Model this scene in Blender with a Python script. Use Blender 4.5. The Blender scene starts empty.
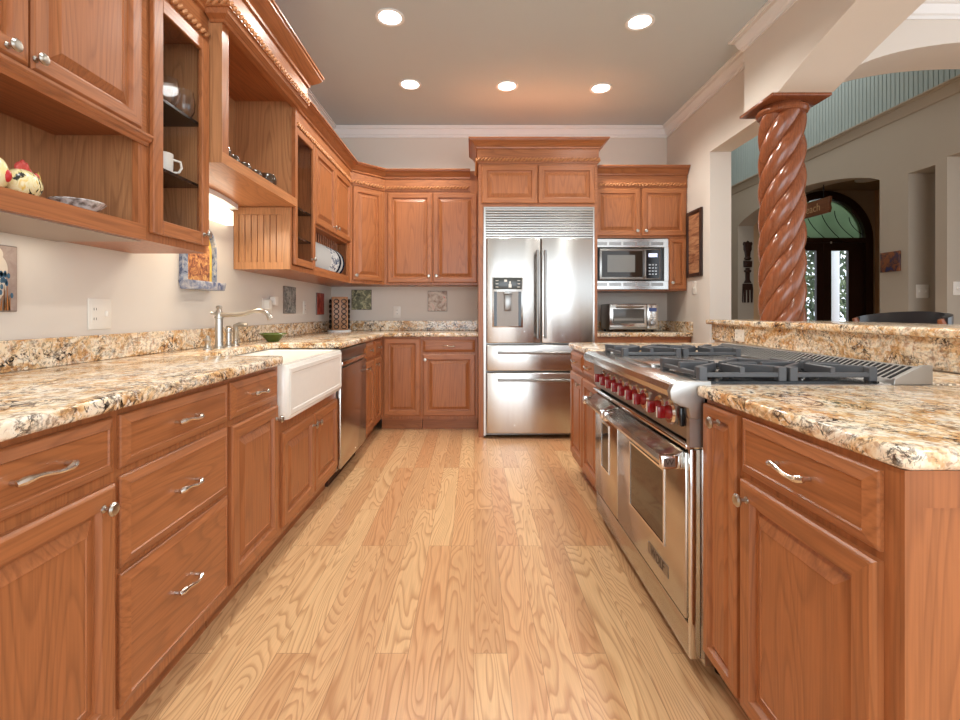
import bpy, bmesh, math, random
from mathutils import Vector, Matrix
random.seed(7)
C = bpy.context.scene.collection
SC = bpy.context.scene
PI = math.pi

# ------------------------------------------------------------------ camera, sky, big lights, exposure
cam = bpy.data.cameras.new('camera'); camo = bpy.data.objects.new('camera', cam); C.objects.link(camo)
cam.sensor_width = 36; cam.lens = 18.0; cam.shift_x = 6/960; cam.shift_y = -48/960
cam.clip_start = 0.03; cam.clip_end = 100
camo.location = (0, 0, 1.12); camo.rotation_euler = (PI/2, 0, 0)
SC.camera = camo
SC.view_settings.view_transform = 'Standard'; SC.view_settings.look = 'None'
SC.view_settings.gamma = 1.0; SC.view_settings.use_curve_mapping = False
SC.view_settings.exposure = 0.42
W = bpy.data.worlds.new('sky'); SC.world = W; W.use_nodes = True
bg = W.node_tree.nodes['Background']; bg.inputs[0].default_value = (0.86, 0.96, 1.05, 1); bg.inputs[1].default_value = 1.7

def area(name, loc, rot, sx, sy, power, col=(1, .95, .88)):
    l = bpy.data.lights.new(name, 'AREA'); l.shape = 'RECTANGLE'; l.size = sx; l.size_y = sy
    l.energy = power; l.color = col
    o = bpy.data.objects.new(name, l); C.objects.link(o); o.location = loc; o.rotation_euler = rot
    return o
# unseen fill light added behind the camera, tilted up toward the ceiling
area('rear_fill', (0.3, -4.2, 1.6), (math.radians(103), 0, 0), 5.5, 2.8, 120, (.88, .96, 1.03))
# unseen area light placed in the breakfast room on the right
area('breakfast_fill', (5.6, 0.4, 1.9), (0, math.radians(80), 0), 2.2, 2.4, 9, (.9, .97, 1.03))
# unseen area light added under the living room ceiling, shining straight down
area('living_fill', (3.3, 6.3, 4.4), (0, 0, 0), 1.5, 3.0, 22, (.98, 1, .97))

# unseen recessed lights added nearer on this ceiling to brighten floor and worktops
for x, y in ((-.55, 2.1), (1.12, 2.1), (-.55, 1.0), (1.12, 1.0), (-.55, -.3), (1.12, -.3)):
    l = bpy.data.lights.new('can_light', 'SPOT'); l.energy = 31; l.spot_size = math.radians(130); l.spot_blend = .6
    l.color = (.95, .97, .95); l.shadow_soft_size = .09
    o = bpy.data.objects.new('can_light', l); C.objects.link(o); o.location = (x, y, 3.06)

# ------------------------------------------------------------------ node helpers
def new_mat(name):
    m = bpy.data.materials.new(name); m.use_nodes = True
    nt = m.node_tree; b = nt.nodes['Principled BSDF']
    return m, nt, b
def nd(nt, t, **kw):
    n = nt.nodes.new(t)
    for k, v in kw.items():
        if k.startswith('i_'):
            n.inputs[int(k[2:])].default_value = v
        else: setattr(n, k, v)
    return n
def lk(nt, a, b): nt.links.new(a, b)
def ramp(nt, fac, stops, interp='LINEAR'):
    r = nt.nodes.new('ShaderNodeValToRGB'); r.color_ramp.interpolation = interp
    e = r.color_ramp.elements
    while len(e) < len(stops): e.new(0.5)
    for k, (p, c) in enumerate(stops):
        e[k].position = p; e[k].color = (c[0], c[1], c[2], 1)
    lk(nt, fac, r.inputs[0]); return r.outputs[0]
def mix(nt, fac, a, b, mode='MIX'):
    m = nt.nodes.new('ShaderNodeMix'); m.data_type = 'RGBA'; m.blend_type = mode
    for s, v in ((0, fac), (6, a), (7, b)):
        if hasattr(v, 'is_linked') or hasattr(v, 'links'): lk(nt, v, m.inputs[s])
        elif s == 0: m.inputs[0].default_value = v
        else: m.inputs[s].default_value = (v[0], v[1], v[2], 1)
    return m.outputs[2]
def math_n(nt, op, a, b=None):
    m = nt.nodes.new('ShaderNodeMath'); m.operation = op
    for k, v in ((0, a), (1, b)):
        if v is None: continue
        if hasattr(v, 'links'): lk(nt, v, m.inputs[k])
        else: m.inputs[k].default_value = v
    return m.outputs[0]
def s2l(c): return tuple(((v/255)/12.92 if v/255 <= .04045 else ((v/255+.055)/1.055)**2.4) for v in c)
def coords(nt, scale=(1, 1, 1), rnd=True):
    tc = nt.nodes.new('ShaderNodeTexCoord'); mp = nt.nodes.new('ShaderNodeMapping')
    mp.inputs['Scale'].default_value = scale
    if rnd:
        oi = nt.nodes.new('ShaderNodeObjectInfo')
        mul = nt.nodes.new('ShaderNodeVectorMath'); mul.operation = 'SCALE'
        cx = nt.nodes.new('ShaderNodeCombineXYZ')
        for k, f in ((0, 13.1), (1, 7.7), (2, 17.3)):
            lk(nt, math_n(nt, 'MULTIPLY', oi.outputs['Random'], f), cx.inputs[k])
        ad = nt.nodes.new('ShaderNodeVectorMath'); ad.operation = 'ADD'
        lk(nt, tc.outputs['Object'], ad.inputs[0]); lk(nt, cx.outputs[0], ad.inputs[1])
        lk(nt, ad.outputs[0], mp.inputs['Vector'])
    else: lk(nt, tc.outputs['Object'], mp.inputs['Vector'])
    return mp.outputs[0]
def noise(nt, vec, scale, detail=3, rough=.5, dist=0):
    n = nt.nodes.new('ShaderNodeTexNoise'); lk(nt, vec, n.inputs['Vector'])
    n.inputs['Scale'].default_value = scale; n.inputs['Detail'].default_value = detail
    n.inputs['Roughness'].default_value = rough; n.inputs['Distortion'].default_value = dist
    return n.outputs['Fac']
def bump(nt, b, h, strength=.2, dist=.002):
    n = nt.nodes.new('ShaderNodeBump'); n.inputs['Strength'].default_value = strength
    n.inputs['Distance'].default_value = dist
    lk(nt, h, n.inputs['Height']); lk(nt, n.outputs[0], b.inputs['Normal'])

def paint(name, col, rough=.6, metal=0, spec=.4, var=.03):
    m, nt, b = new_mat(name)
    v = coords(nt, rnd=False)
    n = noise(nt, v, 9, 3)
    c2 = tuple(max(0, x*(1-var*2)) for x in col)
    lk(nt, mix(nt, n, c2, col), b.inputs['Base Color'])
    b.inputs['Roughness'].default_value = rough; b.inputs['Metallic'].default_value = metal
    b.inputs['Specular IOR Level'].default_value = spec
    return m
def wood(name, axis, base, dark, light, rings=26, cross=5.0, along=.55, amt=.30, rough=.34):
    m, nt, b = new_mat(name)
    sc = [cross]*3; sc['xyz'.index(axis)] = along
    v = coords(nt, tuple(sc))
    n1 = noise(nt, v, 1.0, 1.5, .45, .25)
    saw = math_n(nt, 'FRACT', math_n(nt, 'MULTIPLY', n1, rings))
    line = ramp(nt, saw, [(0, (0, 0, 0)), (.55, (.12,)*3), (.86, (1,)*3), (1, (0, 0, 0))])
    sf = [170]*3; sf['xyz'.index(axis)] = 5
    v2 = coords(nt, tuple(sf))
    fine = noise(nt, v2, 1.0, 2)
    big = noise(nt, coords(nt, tuple(x*.5 for x in sc)), 1.0, 2)
    col = mix(nt, big, base, light)
    col = mix(nt, math_n(nt, 'MULTIPLY', line, amt), col, dark)
    f2 = ramp(nt, fine, [(.3, (.74,)*3), (.62, (1.06,)*3)])
    col = mix(nt, .7, col, f2, 'MULTIPLY')
    lk(nt, col, b.inputs['Base Color'])
    b.inputs['Roughness'].default_value = rough; b.inputs['Specular IOR Level'].default_value = .45
    bump(nt, b, fine, .08, .001)
    return m
def granite(name):
    m, nt, b = new_mat(name)
    v = coords(nt, rnd=False)
    vs = coords(nt, (1.0, .6, 1.0), rnd=False)
    def mask(scale, lo, hi, amt=1, det=5, dist=.8, vec=None, rough=.62):
        return ramp(nt, noise(nt, vec or v, scale, det, rough, dist), [(lo, (0,)*3), (hi, (amt,)*3)])
    a = noise(nt, vs, 9, 6, .62, 1.4)
    col = ramp(nt, a, [(.30, s2l((184, 126, 76))), (.42, s2l((222, 178, 124))), (.50, s2l((240, 214, 176))),
                       (.60, s2l((250, 238, 216))), (.72, s2l((234, 208, 176)))])
    region = mask(3.2, .42, .58, 1, 3, 1.2, vs)
    col = mix(nt, math_n(nt, 'MULTIPLY', mask(24, .50, .60, .6, 6, 1.5), math_n(nt, 'ADD', math_n(nt, 'MULTIPLY', region, .7), .3)), col, s2l((188, 124, 68)))
    col = mix(nt, mask(46, .55, .62, .75, 4, .6), col, s2l((252, 244, 228)))
    col = mix(nt, mask(60, .55, .63, .5, 4, .5), col, s2l((136, 80, 44)))
    reg2 = mask(5.0, .44, .60, 1, 4, 1.5, vs)
    bl = math_n(nt, 'MULTIPLY', mask(26, .535, .56, 1, 7, 2.2, None, .7), math_n(nt, 'ADD', math_n(nt, 'MULTIPLY', reg2, .7), .3))
    col = mix(nt, bl, col, s2l((34, 27, 26)))
    vein = math_n(nt, 'ABSOLUTE', math_n(nt, 'SUBTRACT', noise(nt, vs, 7.5, 6, .65, 2.0), .5))
    vn = math_n(nt, 'MULTIPLY', ramp(nt, vein, [(0, (1,)*3), (.034, (0,)*3)]), math_n(nt, 'ADD', math_n(nt, 'MULTIPLY', reg2, .75), .22))
    col = mix(nt, vn, col, s2l((66, 44, 36)))
    lk(nt, col, b.inputs['Base Color'])
    b.inputs['Roughness'].default_value = .14; b.inputs['Specular IOR Level'].default_value = .5
    return m
def steel(name, col=(.55, .53, .50), rough=.20, axis='z', metal=1):
    m, nt, b = new_mat(name)
    sc = [40]*3; sc['xyz'.index(axis)] = 1
    n = noise(nt, coords(nt, tuple(sc), rnd=False), 1, 1)
    lk(nt, ramp(nt, n, [(.3, tuple(x*.96 for x in col)), (.7, col)]), b.inputs['Base Color'])
    r = nt.nodes.new('ShaderNodeMapRange'); lk(nt, n, r.inputs[0])
    r.inputs[3].default_value = rough*.94; r.inputs[4].default_value = rough*1.06
    lk(nt, r.outputs[0], b.inputs['Roughness'])
    b.inputs['Metallic'].default_value = metal
    return m
def glossy(name, col, rough=.1, metal=0, spec=.5, coat=0):
    m, nt, b = new_mat(name)
    n = noise(nt, coords(nt, rnd=False), 30, 2)
    lk(nt, mix(nt, n, tuple(x*.94 for x in col), col), b.inputs['Base Color'])
    b.inputs['Roughness'].default_value = rough; b.inputs['Metallic'].default_value = metal
    b.inputs['Specular IOR Level'].default_value = spec; b.inputs['Coat Weight'].default_value = coat
    return m
def emit(name, col, s):
    m, nt, b = new_mat(name)
    b.inputs['Base Color'].default_value = (1, 1, 1, 1)
    b.inputs['Emission Color'].default_value = (*col, 1); b.inputs['Emission Strength'].default_value = s
    return m
def pane(name, tint=(1, 1, 1), gl=.12):
    m, nt, b = new_mat(name); nt.nodes.remove(b)
    out = nt.nodes['Material Output']
    t = nt.nodes.new('ShaderNodeBsdfTransparent'); t.inputs[0].default_value = (*tint, 1)
    g = nt.nodes.new('ShaderNodeBsdfGlossy'); g.inputs['Roughness'].default_value = .04
    mx = nt.nodes.new('ShaderNodeMixShader')
    fr = nt.nodes.new('ShaderNodeLayerWeight'); fr.inputs[0].default_value = gl
    lk(nt, fr.outputs['Facing'], mx.inputs[0]); lk(nt, t.outputs[0], mx.inputs[1]); lk(nt, g.outputs[0], mx.inputs[2])
    lk(nt, mx.outputs[0], out.inputs[0])
    return m
def speckle(name, stops, scale, detail=4, rough=.5, dist=.8, stretch=(1, 1, 1)):
    m, nt, b = new_mat(name)
    n = noise(nt, coords(nt, stretch), scale, detail, .65, dist)
    lk(nt, ramp(nt, n, [(p, s2l(c)) for p, c in stops]), b.inputs['Base Color'])
    b.inputs['Roughness'].default_value = rough
    return m
def floor_mat():
    m, nt, b = new_mat('oak floor planks')
    tc = nt.nodes.new('ShaderNodeTexCoord')
    mp = nt.nodes.new('ShaderNodeMapping'); lk(nt, tc.outputs['Object'], mp.inputs[0])
    mp.inputs['Rotation'].default_value = (0, 0, PI/2)
    def brick(c1, c2, mort, msize):
        br = nt.nodes.new('ShaderNodeTexBrick'); lk(nt, mp.outputs[0], br.inputs['Vector'])
        br.offset = .37; br.offset_frequency = 3; br.squash = 1
        br.inputs['Color1'].default_value = (*c1, 1); br.inputs['Color2'].default_value = (*c2, 1)
        br.inputs['Mortar'].default_value = (*mort, 1)
        br.inputs['Scale'].default_value = 1; br.inputs['Mortar Size'].default_value = msize
        br.inputs['Mortar Smooth'].default_value = .3; br.inputs['Bias'].default_value = 0
        br.inputs['Brick Width'].default_value = 1.15; br.inputs['Row Height'].default_value = .108
        return br
    br = brick((0, 0, 0), (1, 1, 1), (.5, .5, .5), 0)
    rnd = br.outputs['Color']
    off = nt.nodes.new('ShaderNodeVectorMath'); off.operation = 'SCALE'; lk(nt, rnd, off.inputs[0]); off.inputs[3].default_value = 37
    ad = nt.nodes.new('ShaderNodeVectorMath'); ad.operation = 'ADD'
    lk(nt, tc.outputs['Object'], ad.inputs[0]); lk(nt, off.outputs[0], ad.inputs[1])
    def mapped(s):
        q = nt.nodes.new('ShaderNodeMapping'); q.inputs['Scale'].default_value = s; lk(nt, ad.outputs[0], q.inputs[0]); return q.outputs[0]
    n1 = noise(nt, mapped((6.5, .9, 1)), 1, 2, .5, .5)
    saw = math_n(nt, 'FRACT', math_n(nt, 'MULTIPLY', n1, 27))
    line = ramp(nt, saw, [(0, (0,)*3), (.5, (.1,)*3), (.88, (1,)*3), (1, (0,)*3)])
    fine = noise(nt, mapped((190, 7, 1)), 1, 2)
    base = ramp(nt, rnd, [(0, s2l((200, 152, 108))), (.35, s2l((216, 172, 126))), (.7, s2l((224, 184, 136))), (1, s2l((202, 146, 102)))])
    col = mix(nt, math_n(nt, 'MULTIPLY', line, .55), base, s2l((158, 98, 54)))
    col = mix(nt, .6, col, ramp(nt, fine, [(.3, (.82,)*3), (.65, (1.04,)*3)]), 'MULTIPLY')
    seam = brick((0, 0, 0), (0, 0, 0), (1, 1, 1), .0012).outputs['Color']
    col = mix(nt, math_n(nt, 'MULTIPLY', seam, .55), col, s2l((110, 66, 36)))
    lk(nt, col, b.inputs['Base Color'])
    b.inputs['Roughness'].default_value = .3; b.inputs['Specular IOR Level'].default_value = .45
    bump(nt, b, fine, .04, .001)
    return m

WB, WD, WL = s2l((162, 98, 58)), s2l((92, 48, 26)), s2l((175, 110, 66))
WV = wood('cherry wood vertical grain', 'z', WB, WD, WL)
WH = wood('cherry wood horizontal grain', 'x', WB, WD, WL)
OAK = wood('light oak panel vertical grain', 'z', s2l((180, 126, 84)), s2l((118, 72, 42)), s2l((192, 138, 94)), rings=24, cross=6, amt=.36)
OAKH = wood('oak shelf board grain', 'x', s2l((186, 122, 78)), s2l((130, 76, 42)), s2l((196, 136, 90)))
COLW = wood('mahogany column wood', 'z', s2l((130, 72, 45)), s2l((86, 40, 24)), s2l((146, 86, 55)), amt=.3, rough=.16)
ROPE = paint('carved rope wood', s2l((186, 126, 80)), .6, 0, .25)
DARKW = wood('dark espresso wood', 'z', s2l((52, 30, 22)), s2l((30, 16, 12)), s2l((60, 36, 26)), rough=.35)
GRAN = granite('gold granite')
SS = steel('brushed stainless vertical', axis='z')
SSH = steel('brushed stainless horizontal', axis='x')
SSD = steel('darker stainless', (.30, .285, .27), .3, 'x')
SSF = steel('refrigerator brushed steel', (.58, .56, .53), .24, 'z')
_b = SSF.node_tree.nodes['Principled BSDF']; _b.inputs['Anisotropic'].default_value = .8; _b.inputs['Anisotropic Rotation'].default_value = .25
_t = SSF.node_tree.nodes.new('ShaderNodeTangent'); _t.direction_type = 'RADIAL'; _t.axis = 'Z'
SSF.node_tree.links.new(_t.outputs[0], _b.inputs['Tangent'])
SATIN = steel('satin steel trim', (.46, .445, .42), .4, 'z')
CHROME = glossy('polished chrome', (.8, .79, .77), .08, 1)
NICKEL = steel('satin nickel', (.50, .47, .42), .28, 'x')
PEWTER = steel('pewter handle metal', (.72, .67, .60), .24, 'x')
IRON = paint('cast iron', s2l((82, 83, 86)), .42, 0, .6, .1)
BLACK = glossy('black gloss', (.012, .012, .013), .12)
DARKGLASS = glossy('dark oven glass', (.03, .022, .016), .05, 0, .45)
RED = glossy('red knob', s2l((136, 16, 22)), .15)
WHITE = glossy('white fireclay', s2l((240, 234, 224)), .12)
PLASTIC = paint('white plastic', s2l((236, 230, 220)), .35)
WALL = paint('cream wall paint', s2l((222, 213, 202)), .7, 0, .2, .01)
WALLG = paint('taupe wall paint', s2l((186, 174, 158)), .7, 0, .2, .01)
CEIL = paint('beige ceiling paint', s2l((203, 212, 215)), .8, 0, .2, .01)
CEILW = paint('white ceiling paint', s2l((222, 220, 222)), .8, 0, .2, .01)
TRIM = paint('white trim paint', s2l((238, 237, 235)), .45, 0, .4, .01)
TEAL = paint('pale teal beadboard paint', s2l((170, 184, 182)), .5, 0, .3, .02)
FLOOR = floor_mat()
GLASS = pane('clear glass pane', (.99, .99, .99), .008)
SHELFG = glossy('smoked glass shelf', s2l((24, 21, 20)), .2)
CLEAR, nt, b = new_mat('clear drinking glass'); b.inputs['Transmission Weight'].default_value = 1; b.inputs['Roughness'].default_value = .02; b.inputs['IOR'].default_value = 1.4
lk(nt, mix(nt, noise(nt, coords(nt, rnd=False), 5, 1), (.96, .96, .96), (1, 1, 1)), b.inputs['Base Color'])
CUT, nt, b = new_mat('cut glass'); b.inputs['Roughness'].default_value = .12; b.inputs['Transmission Weight'].default_value = .35; b.inputs['Specular IOR Level'].default_value = 1
lk(nt, ramp(nt, noise(nt, coords(nt, rnd=False), 60, 2), [(.35, (.25, .22, .2)), (.6, (.9, .88, .86))]), b.inputs['Base Color'])
LAMP = emit('lamp bulb glow', (1, .95, .85), 8)
FLUOR = emit('fluorescent lamp glow', (1, .88, .66), 1.7)
LEATHER = glossy('black leather', (.025, .026, .03), .3)
KICK = paint('dark toe kick', s2l((70, 40, 26)), .6)
VOID = paint('black recess', (.01, .009, .008), .8)

# ------------------------------------------------------------------ mesh builder
class MB:
    def __init__(s): s.bm = bmesh.new()
    def face(s, vs, mi=0):
        try:
            f = s.bm.faces.new(vs); f.material_index = mi; return f
        except ValueError: return None
    def box(s, x0, x1, y0, y1, z0, z1, mi=0, bev=0, seg=2):
        if x1 < x0: x0, x1 = x1, x0
        if y1 < y0: y0, y1 = y1, y0
        if z1 < z0: z0, z1 = z1, z0
        v = [s.bm.verts.new(p) for p in ((x0,y0,z0),(x1,y0,z0),(x1,y1,z0),(x0,y1,z0),(x0,y0,z1),(x1,y0,z1),(x1,y1,z1),(x0,y1,z1))]
        fs = [s.face([v[i] for i in q], mi) for q in ((3,2,1,0),(4,5,6,7),(0,1,5,4),(1,2,6,5),(2,3,7,6),(3,0,4,7))]
        if bev:
            es = list({e for f in fs for e in f.edges})
            r = bmesh.ops.bevel(s.bm, geom=es, offset=bev, segments=seg, profile=.5, affect='EDGES')
            for f in r['faces']: f.material_index = mi
        return s
    def prism(s, poly, axis, a, b, mi=0, bev=0, seg=2):
        def P(p, t):
            if axis == 'z': return (p[0], p[1], t)
            if axis == 'y': return (p[0], t, p[1])
            return (t, p[0], p[1])
        A = [s.bm.verts.new(P(p, a)) for p in poly]; B = [s.bm.verts.new(P(p, b)) for p in poly]
        n = len(poly); fs = [s.face(A[::-1], mi), s.face(B, mi)]
        for i in range(n): fs.append(s.face([A[i], A[(i+1) % n], B[(i+1) % n], B[i]], mi))
        fs = [f for f in fs if f]
        bmesh.ops.recalc_face_normals(s.bm, faces=fs)
        if bev:
            es = list(fs[0].edges)+list(fs[1].edges)
            r = bmesh.ops.bevel(s.bm, geom=es, offset=bev, segments=seg, profile=.5, affect='EDGES')
            for f in r['faces']: f.material_index = mi
        return s
    def lathe(s, prof, c=(0, 0, 0), axis='z', seg=24, mi=0, sx=1, sy=1, ang=2*PI):
        """prof: (radius, along-axis)"""
        rings = []
        for r, h in prof:
            ring = []
            if r < 1e-6:
                ring = [None]
            for k in range(seg):
                if r < 1e-6: break
                t = ang*k/seg
                ring.append((r*math.cos(t)*sx, r*math.sin(t)*sy, h))
            if r < 1e-6: ring = [(0, 0, h)]
            out = []
            for (u, v, w) in ring:
                if axis == 'z': p = (u, v, w)
                elif axis == '-y': p = (u, -w, v)
                elif axis == 'y': p = (u, w, -v)
                elif axis == 'x': p = (w, u, v)
                else: p = (-w, u, -v)
                out.append(s.bm.verts.new((p[0]+c[0], p[1]+c[1], p[2]+c[2])))
            rings.append(out)
        fs = []
        for A, B in zip(rings, rings[1:]):
            for k in range(seg):
                k2 = (k+1) % seg
                if len(A) == 1 and len(B) == 1: break
                if len(A) == 1: f = s.face([A[0], B[k], B[k2]], mi)
                elif len(B) == 1: f = s.face([A[k], A[k2], B[0]], mi)
                else: f = s.face([A[k], A[k2], B[k2], B[k]], mi)
                if f: fs.append(f)
        for R in (rings[0], rings[-1]):
            if len(R) > 2:
                f = s.face(R, mi)
                if f: fs.append(f)
        bmesh.ops.recalc_face_normals(s.bm, faces=fs)
        return s
    def tube(s, pts, rad, seg=10, mi=0, flat=1.0):
        pts = [Vector(p) for p in pts]; n = len(pts)
        rr = rad if hasattr(rad, '__len__') else [rad]*n
        rings = []; up = None
        for i, p in enumerate(pts):
            t = (pts[min(i+1, n-1)]-pts[max(i-1, 0)]).normalized()
            if up is None:
                up = Vector((0, 0, 1)) if abs(t.z) < .9 else Vector((1, 0, 0))
            a = (up - t*up.dot(t)).normalized(); b = t.cross(a); up = a
            rings.append([s.bm.verts.new(p+(a*math.cos(2*PI*k/seg)*flat+b*math.sin(2*PI*k/seg))*rr[i]) for k in range(seg)])
        fs = [s.face(rings[0][::-1], mi), s.face(rings[-1], mi)]
        for A, B in zip(rings, rings[1:]):
            for k in range(seg): fs.append(s.face([A[k], A[(k+1) % seg], B[(k+1) % seg], B[k]], mi))
        bmesh.ops.recalc_face_normals(s.bm, faces=[f for f in fs if f])
        return s
    def ell(s, c, r, rot=None, seg=8, rings=5, mi=0):
        M = Matrix.Translation(c) @ (rot.to_4x4() if rot else Matrix.Identity(4)) @ Matrix.Diagonal((r[0], r[1], r[2], 1))
        g = bmesh.ops.create_uvsphere(s.bm, u_segments=seg, v_segments=rings, radius=1, matrix=M)
        for v in g['verts']:
            for f in v.link_faces: f.material_index = mi
        return s
    def rect_rings(s, x0, z0, w, h, prof, mats):
        """nested rectangles facing -y; prof: (inset, out); mats: (tb, lr) per band"""
        rings = []
        for ins, out in prof:
            a = min(ins, w/2-.001); c = min(ins, h/2-.001)
            rings.append([s.bm.verts.new(p) for p in ((x0+a, -out, z0+c), (x0+w-a, -out, z0+c), (x0+w-a, -out, z0+h-c), (x0+a, -out, z0+h-c))])
        for k, (A, B) in enumerate(zip(rings, rings[1:])):
            tb, lr = mats[min(k, len(mats)-1)]
            for j in range(4):
                s.face([A[j], A[(j+1) % 4], B[(j+1) % 4], B[j]], tb if j % 2 == 0 else lr)
        s.face(rings[-1], mats[-1][1]); s.face(rings[0][::-1], mats[0][1])
        return s
    def build(s, name, mats, parent=None, loc=(0, 0, 0), rot=(0, 0, 0), smooth=35):
        me = bpy.data.meshes.new(name); s.bm.normal_update(); s.bm.to_mesh(me); s.bm.free()
        for m in (mats if isinstance(mats, (list, tuple)) else [mats]): me.materials.append(m)
        if smooth:
            for p in me.polygons: p.use_smooth = True
            me.set_sharp_from_angle(angle=math.radians(smooth))
        o = bpy.data.objects.new(name, me); C.objects.link(o)
        o.location = loc; o.rotation_euler = rot
        if parent: o.parent = parent
        return o
def tag(o, label, cat, group=None, kind=None):
    o['label'] = label; o['category'] = cat
    if group: o['group'] = group
    if kind: o['kind'] = kind
    return o
def thing(name, label, cat, loc=(0, 0, 0), rz=0, group=None):
    o = bpy.data.objects.new(name, None); C.objects.link(o); o.empty_display_size = .1
    o.location = loc; o.rotation_euler = (0, 0, rz)
    return tag(o, label, cat, group)
def struct(mb, name, mats, **kw):
    o = mb.build(name, mats, **kw); o['kind'] = 'structure'; return o
def copy_tree(o, parent=None):
    c = o.copy(); C.objects.link(c)
    if parent: c.parent = parent
    for ch in list(o.children): copy_tree(ch, c)
    return c
def text_mesh(name, body, size, mat, parent, loc, rot, depth=.001):
    cu = bpy.data.curves.new(name, 'FONT'); cu.body = body; cu.size = size; cu.extrude = depth
    cu.align_x = 'CENTER'; cu.align_y = 'CENTER'
    t = bpy.data.objects.new(name, cu); C.objects.link(t)
    bpy.context.view_layer.update()
    me = bpy.data.meshes.new_from_object(t.evaluated_get(bpy.context.evaluated_depsgraph_get()))
    bpy.data.objects.remove(t); bpy.data.curves.remove(cu)
    me.materials.clear(); me.materials.append(mat)
    o = bpy.data.objects.new(name, me); C.objects.link(o)
    o.location = loc; o.rotation_euler = rot; o.parent = parent
    return o
def sweep(mb, path, prof, mi=0, closed_ends=True):
    """path: XY points, outward normal to the right of travel; prof: closed (d, z) loop"""
    P = [Vector((p[0], p[1])) for p in path]; n = len(P); rings = []
    for i in range(n):
        def nrm(a, b):
            t = (b-a).normalized(); return Vector((t.y, -t.x))
        if i == 0: m = nrm(P[0], P[1]); k = 1
        elif i == n-1: m = nrm(P[-2], P[-1]); k = 1
        else:
            n1, n2 = nrm(P[i-1], P[i]), nrm(P[i], P[i+1]); m = (n1+n2).normalized(); k = 1/max(.2, m.dot(n1))
        rings.append([mb.bm.verts.new((P[i].x+m.x*d*k, P[i].y+m.y*d*k, z)) for d, z in prof])
    fs = []
    q = len(prof)
    for A, B in zip(rings, rings[1:]):
        for j in range(q): fs.append(mb.face([A[j], A[(j+1) % q], B[(j+1) % q], B[j]], mi))
    fs.append(mb.face(rings[0], mi)); fs.append(mb.face(rings[-1][::-1], mi))
    bmesh.ops.recalc_face_normals(mb.bm, faces=[f for f in fs if f])
    return mb
def rope(mb, path, d, z, r=.0145, step=.032):
    P = [Vector((p[0], p[1])) for p in path]
    for a, b in zip(P, P[1:]):
        L = (b-a).length
        if L < .01: continue
        t = (b-a)/L
        if len(P) == 2: a = a+t*.016; b = b-t*.016; L = (b-a).length
        if len(P) > 2:
            a = a-t*(d if a != P[0] else 0); b = b+t*(d if b != P[-1] else 0); L = (b-a).length
        n = Vector((t.y, -t.x)); ang = math.atan2(t.y, t.x); k = max(1, int(L/step))
        for i in range(k):
            c = a+t*(L*(i+.5)/k)+n*d
            rot = (Matrix.Rotation(ang, 3, 'Z') @ Matrix.Rotation(math.radians(-40), 3, 'Y'))
            mb.ell((c.x, c.y, z), (r*1.9, r*.95, r*.72), rot, 6, 4)
    return mb

# ------------------------------------------------------------------ room shell
CZ = 3.08
struct(MB().box(-1.7, 8.5, -4.6, 9.2, -.05, 0), 'floor', FLOOR, smooth=0)
struct(MB().box(-1.7, 2.1, -4.6, 5.3, CZ, CZ+.06), 'ceiling', CEIL, smooth=0)
struct(MB().box(2.1, 7.2, -4.6, 3.3, CZ, CZ+.06), 'ceiling_breakfast', CEILW, smooth=0)
struct(MB().box(1.9, 4.6, 3.3, 9.2, 4.6, 4.66), 'ceiling_living', CEILW, smooth=0)
struct(MB().box(-1.66, -1.52, -4.6, 5.25, 0, CZ), 'wall_left', WALL, smooth=0)
struct(MB().box(-1.52, 2.24, 5.11, 5.25, 0, CZ), 'wall_back', WALL, smooth=0)
struct(MB().box(2.055, 2.24, 4.18, 5.11, 0, CZ).box(2.055, 2.24, 3.42, 4.18, 2.515, CZ).box(2.1, 2.24, 3.42, 5.25, CZ, 4.6), 'wall_right', WALL, smooth=0)
# arched beam over the bar
pts = [(3.42, CZ), (3.42, 2.515), (3.03, 2.515)]
for k in range(1, 25):
    t = k/24; y = 3.03-3.5*t
    pts.append((y, 2.515+.30*4*t*(1-t)))
pts += [(-.9, 2.515), (-.9, CZ)]
struct(MB().prism(pts, 'x', 1.925, 2.275), 'wall_beam', WALL)
# arched wall between breakfast room and living room
pts = [(2.27, CZ), (2.27, 2.5)]
for k in range(0, 33):
    t = PI*(1-k/32); pts.append((3.45+1.18*math.cos(t), 2.50+.35*math.sin(t)**.95 if 0 < k < 32 else 2.50))
pts += [(4.63, 0), (7.2, 0), (7.2, CZ)]
struct(MB().prism(pts, 'y', 3.05, 3.42).box(1.9, 7.2, 3.32, 3.42, CZ, 4.6), 'wall_arch', WALL)
# living-room wall with the arched entry and two doorways
mb = MB()
mb.box(4.2, 4.45, 7.64, 9.2, 0, 3.1).box(4.2, 4.45, 4.64, 4.97, 0, 3.1).box(4.2, 4.45, 4.37, 4.64, 2.46, 3.1)
mb.box(4.2, 4.45, 4.262, 4.37, 0, 3.1).box(4.2, 4.45, 3.42, 4.262, 2.5, 3.1)
pts = [(4.97, 3.1), (4.97, 2.487)]
for k in range(1, 24):
    t = k/24; pts.append((4.97+2.67*t, 2.487+.235*math.sin(PI*t)**.75))
pts += [(7.64, 2.487), (7.64, 3.1)]
mb.prism(pts, 'x', 4.2, 4.45)
mb.box(4.25, 4.45, 3.42, 9.2, 3.1, 4.6)
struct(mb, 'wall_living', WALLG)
struct(MB().box(1.9, 4.2, 9.06, 9.2, 0, 4.6).box(2.24, 2.3, 5.25, 9.06, 0, 4.6), 'wall_living_far', WALLG, smooth=0)
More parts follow.
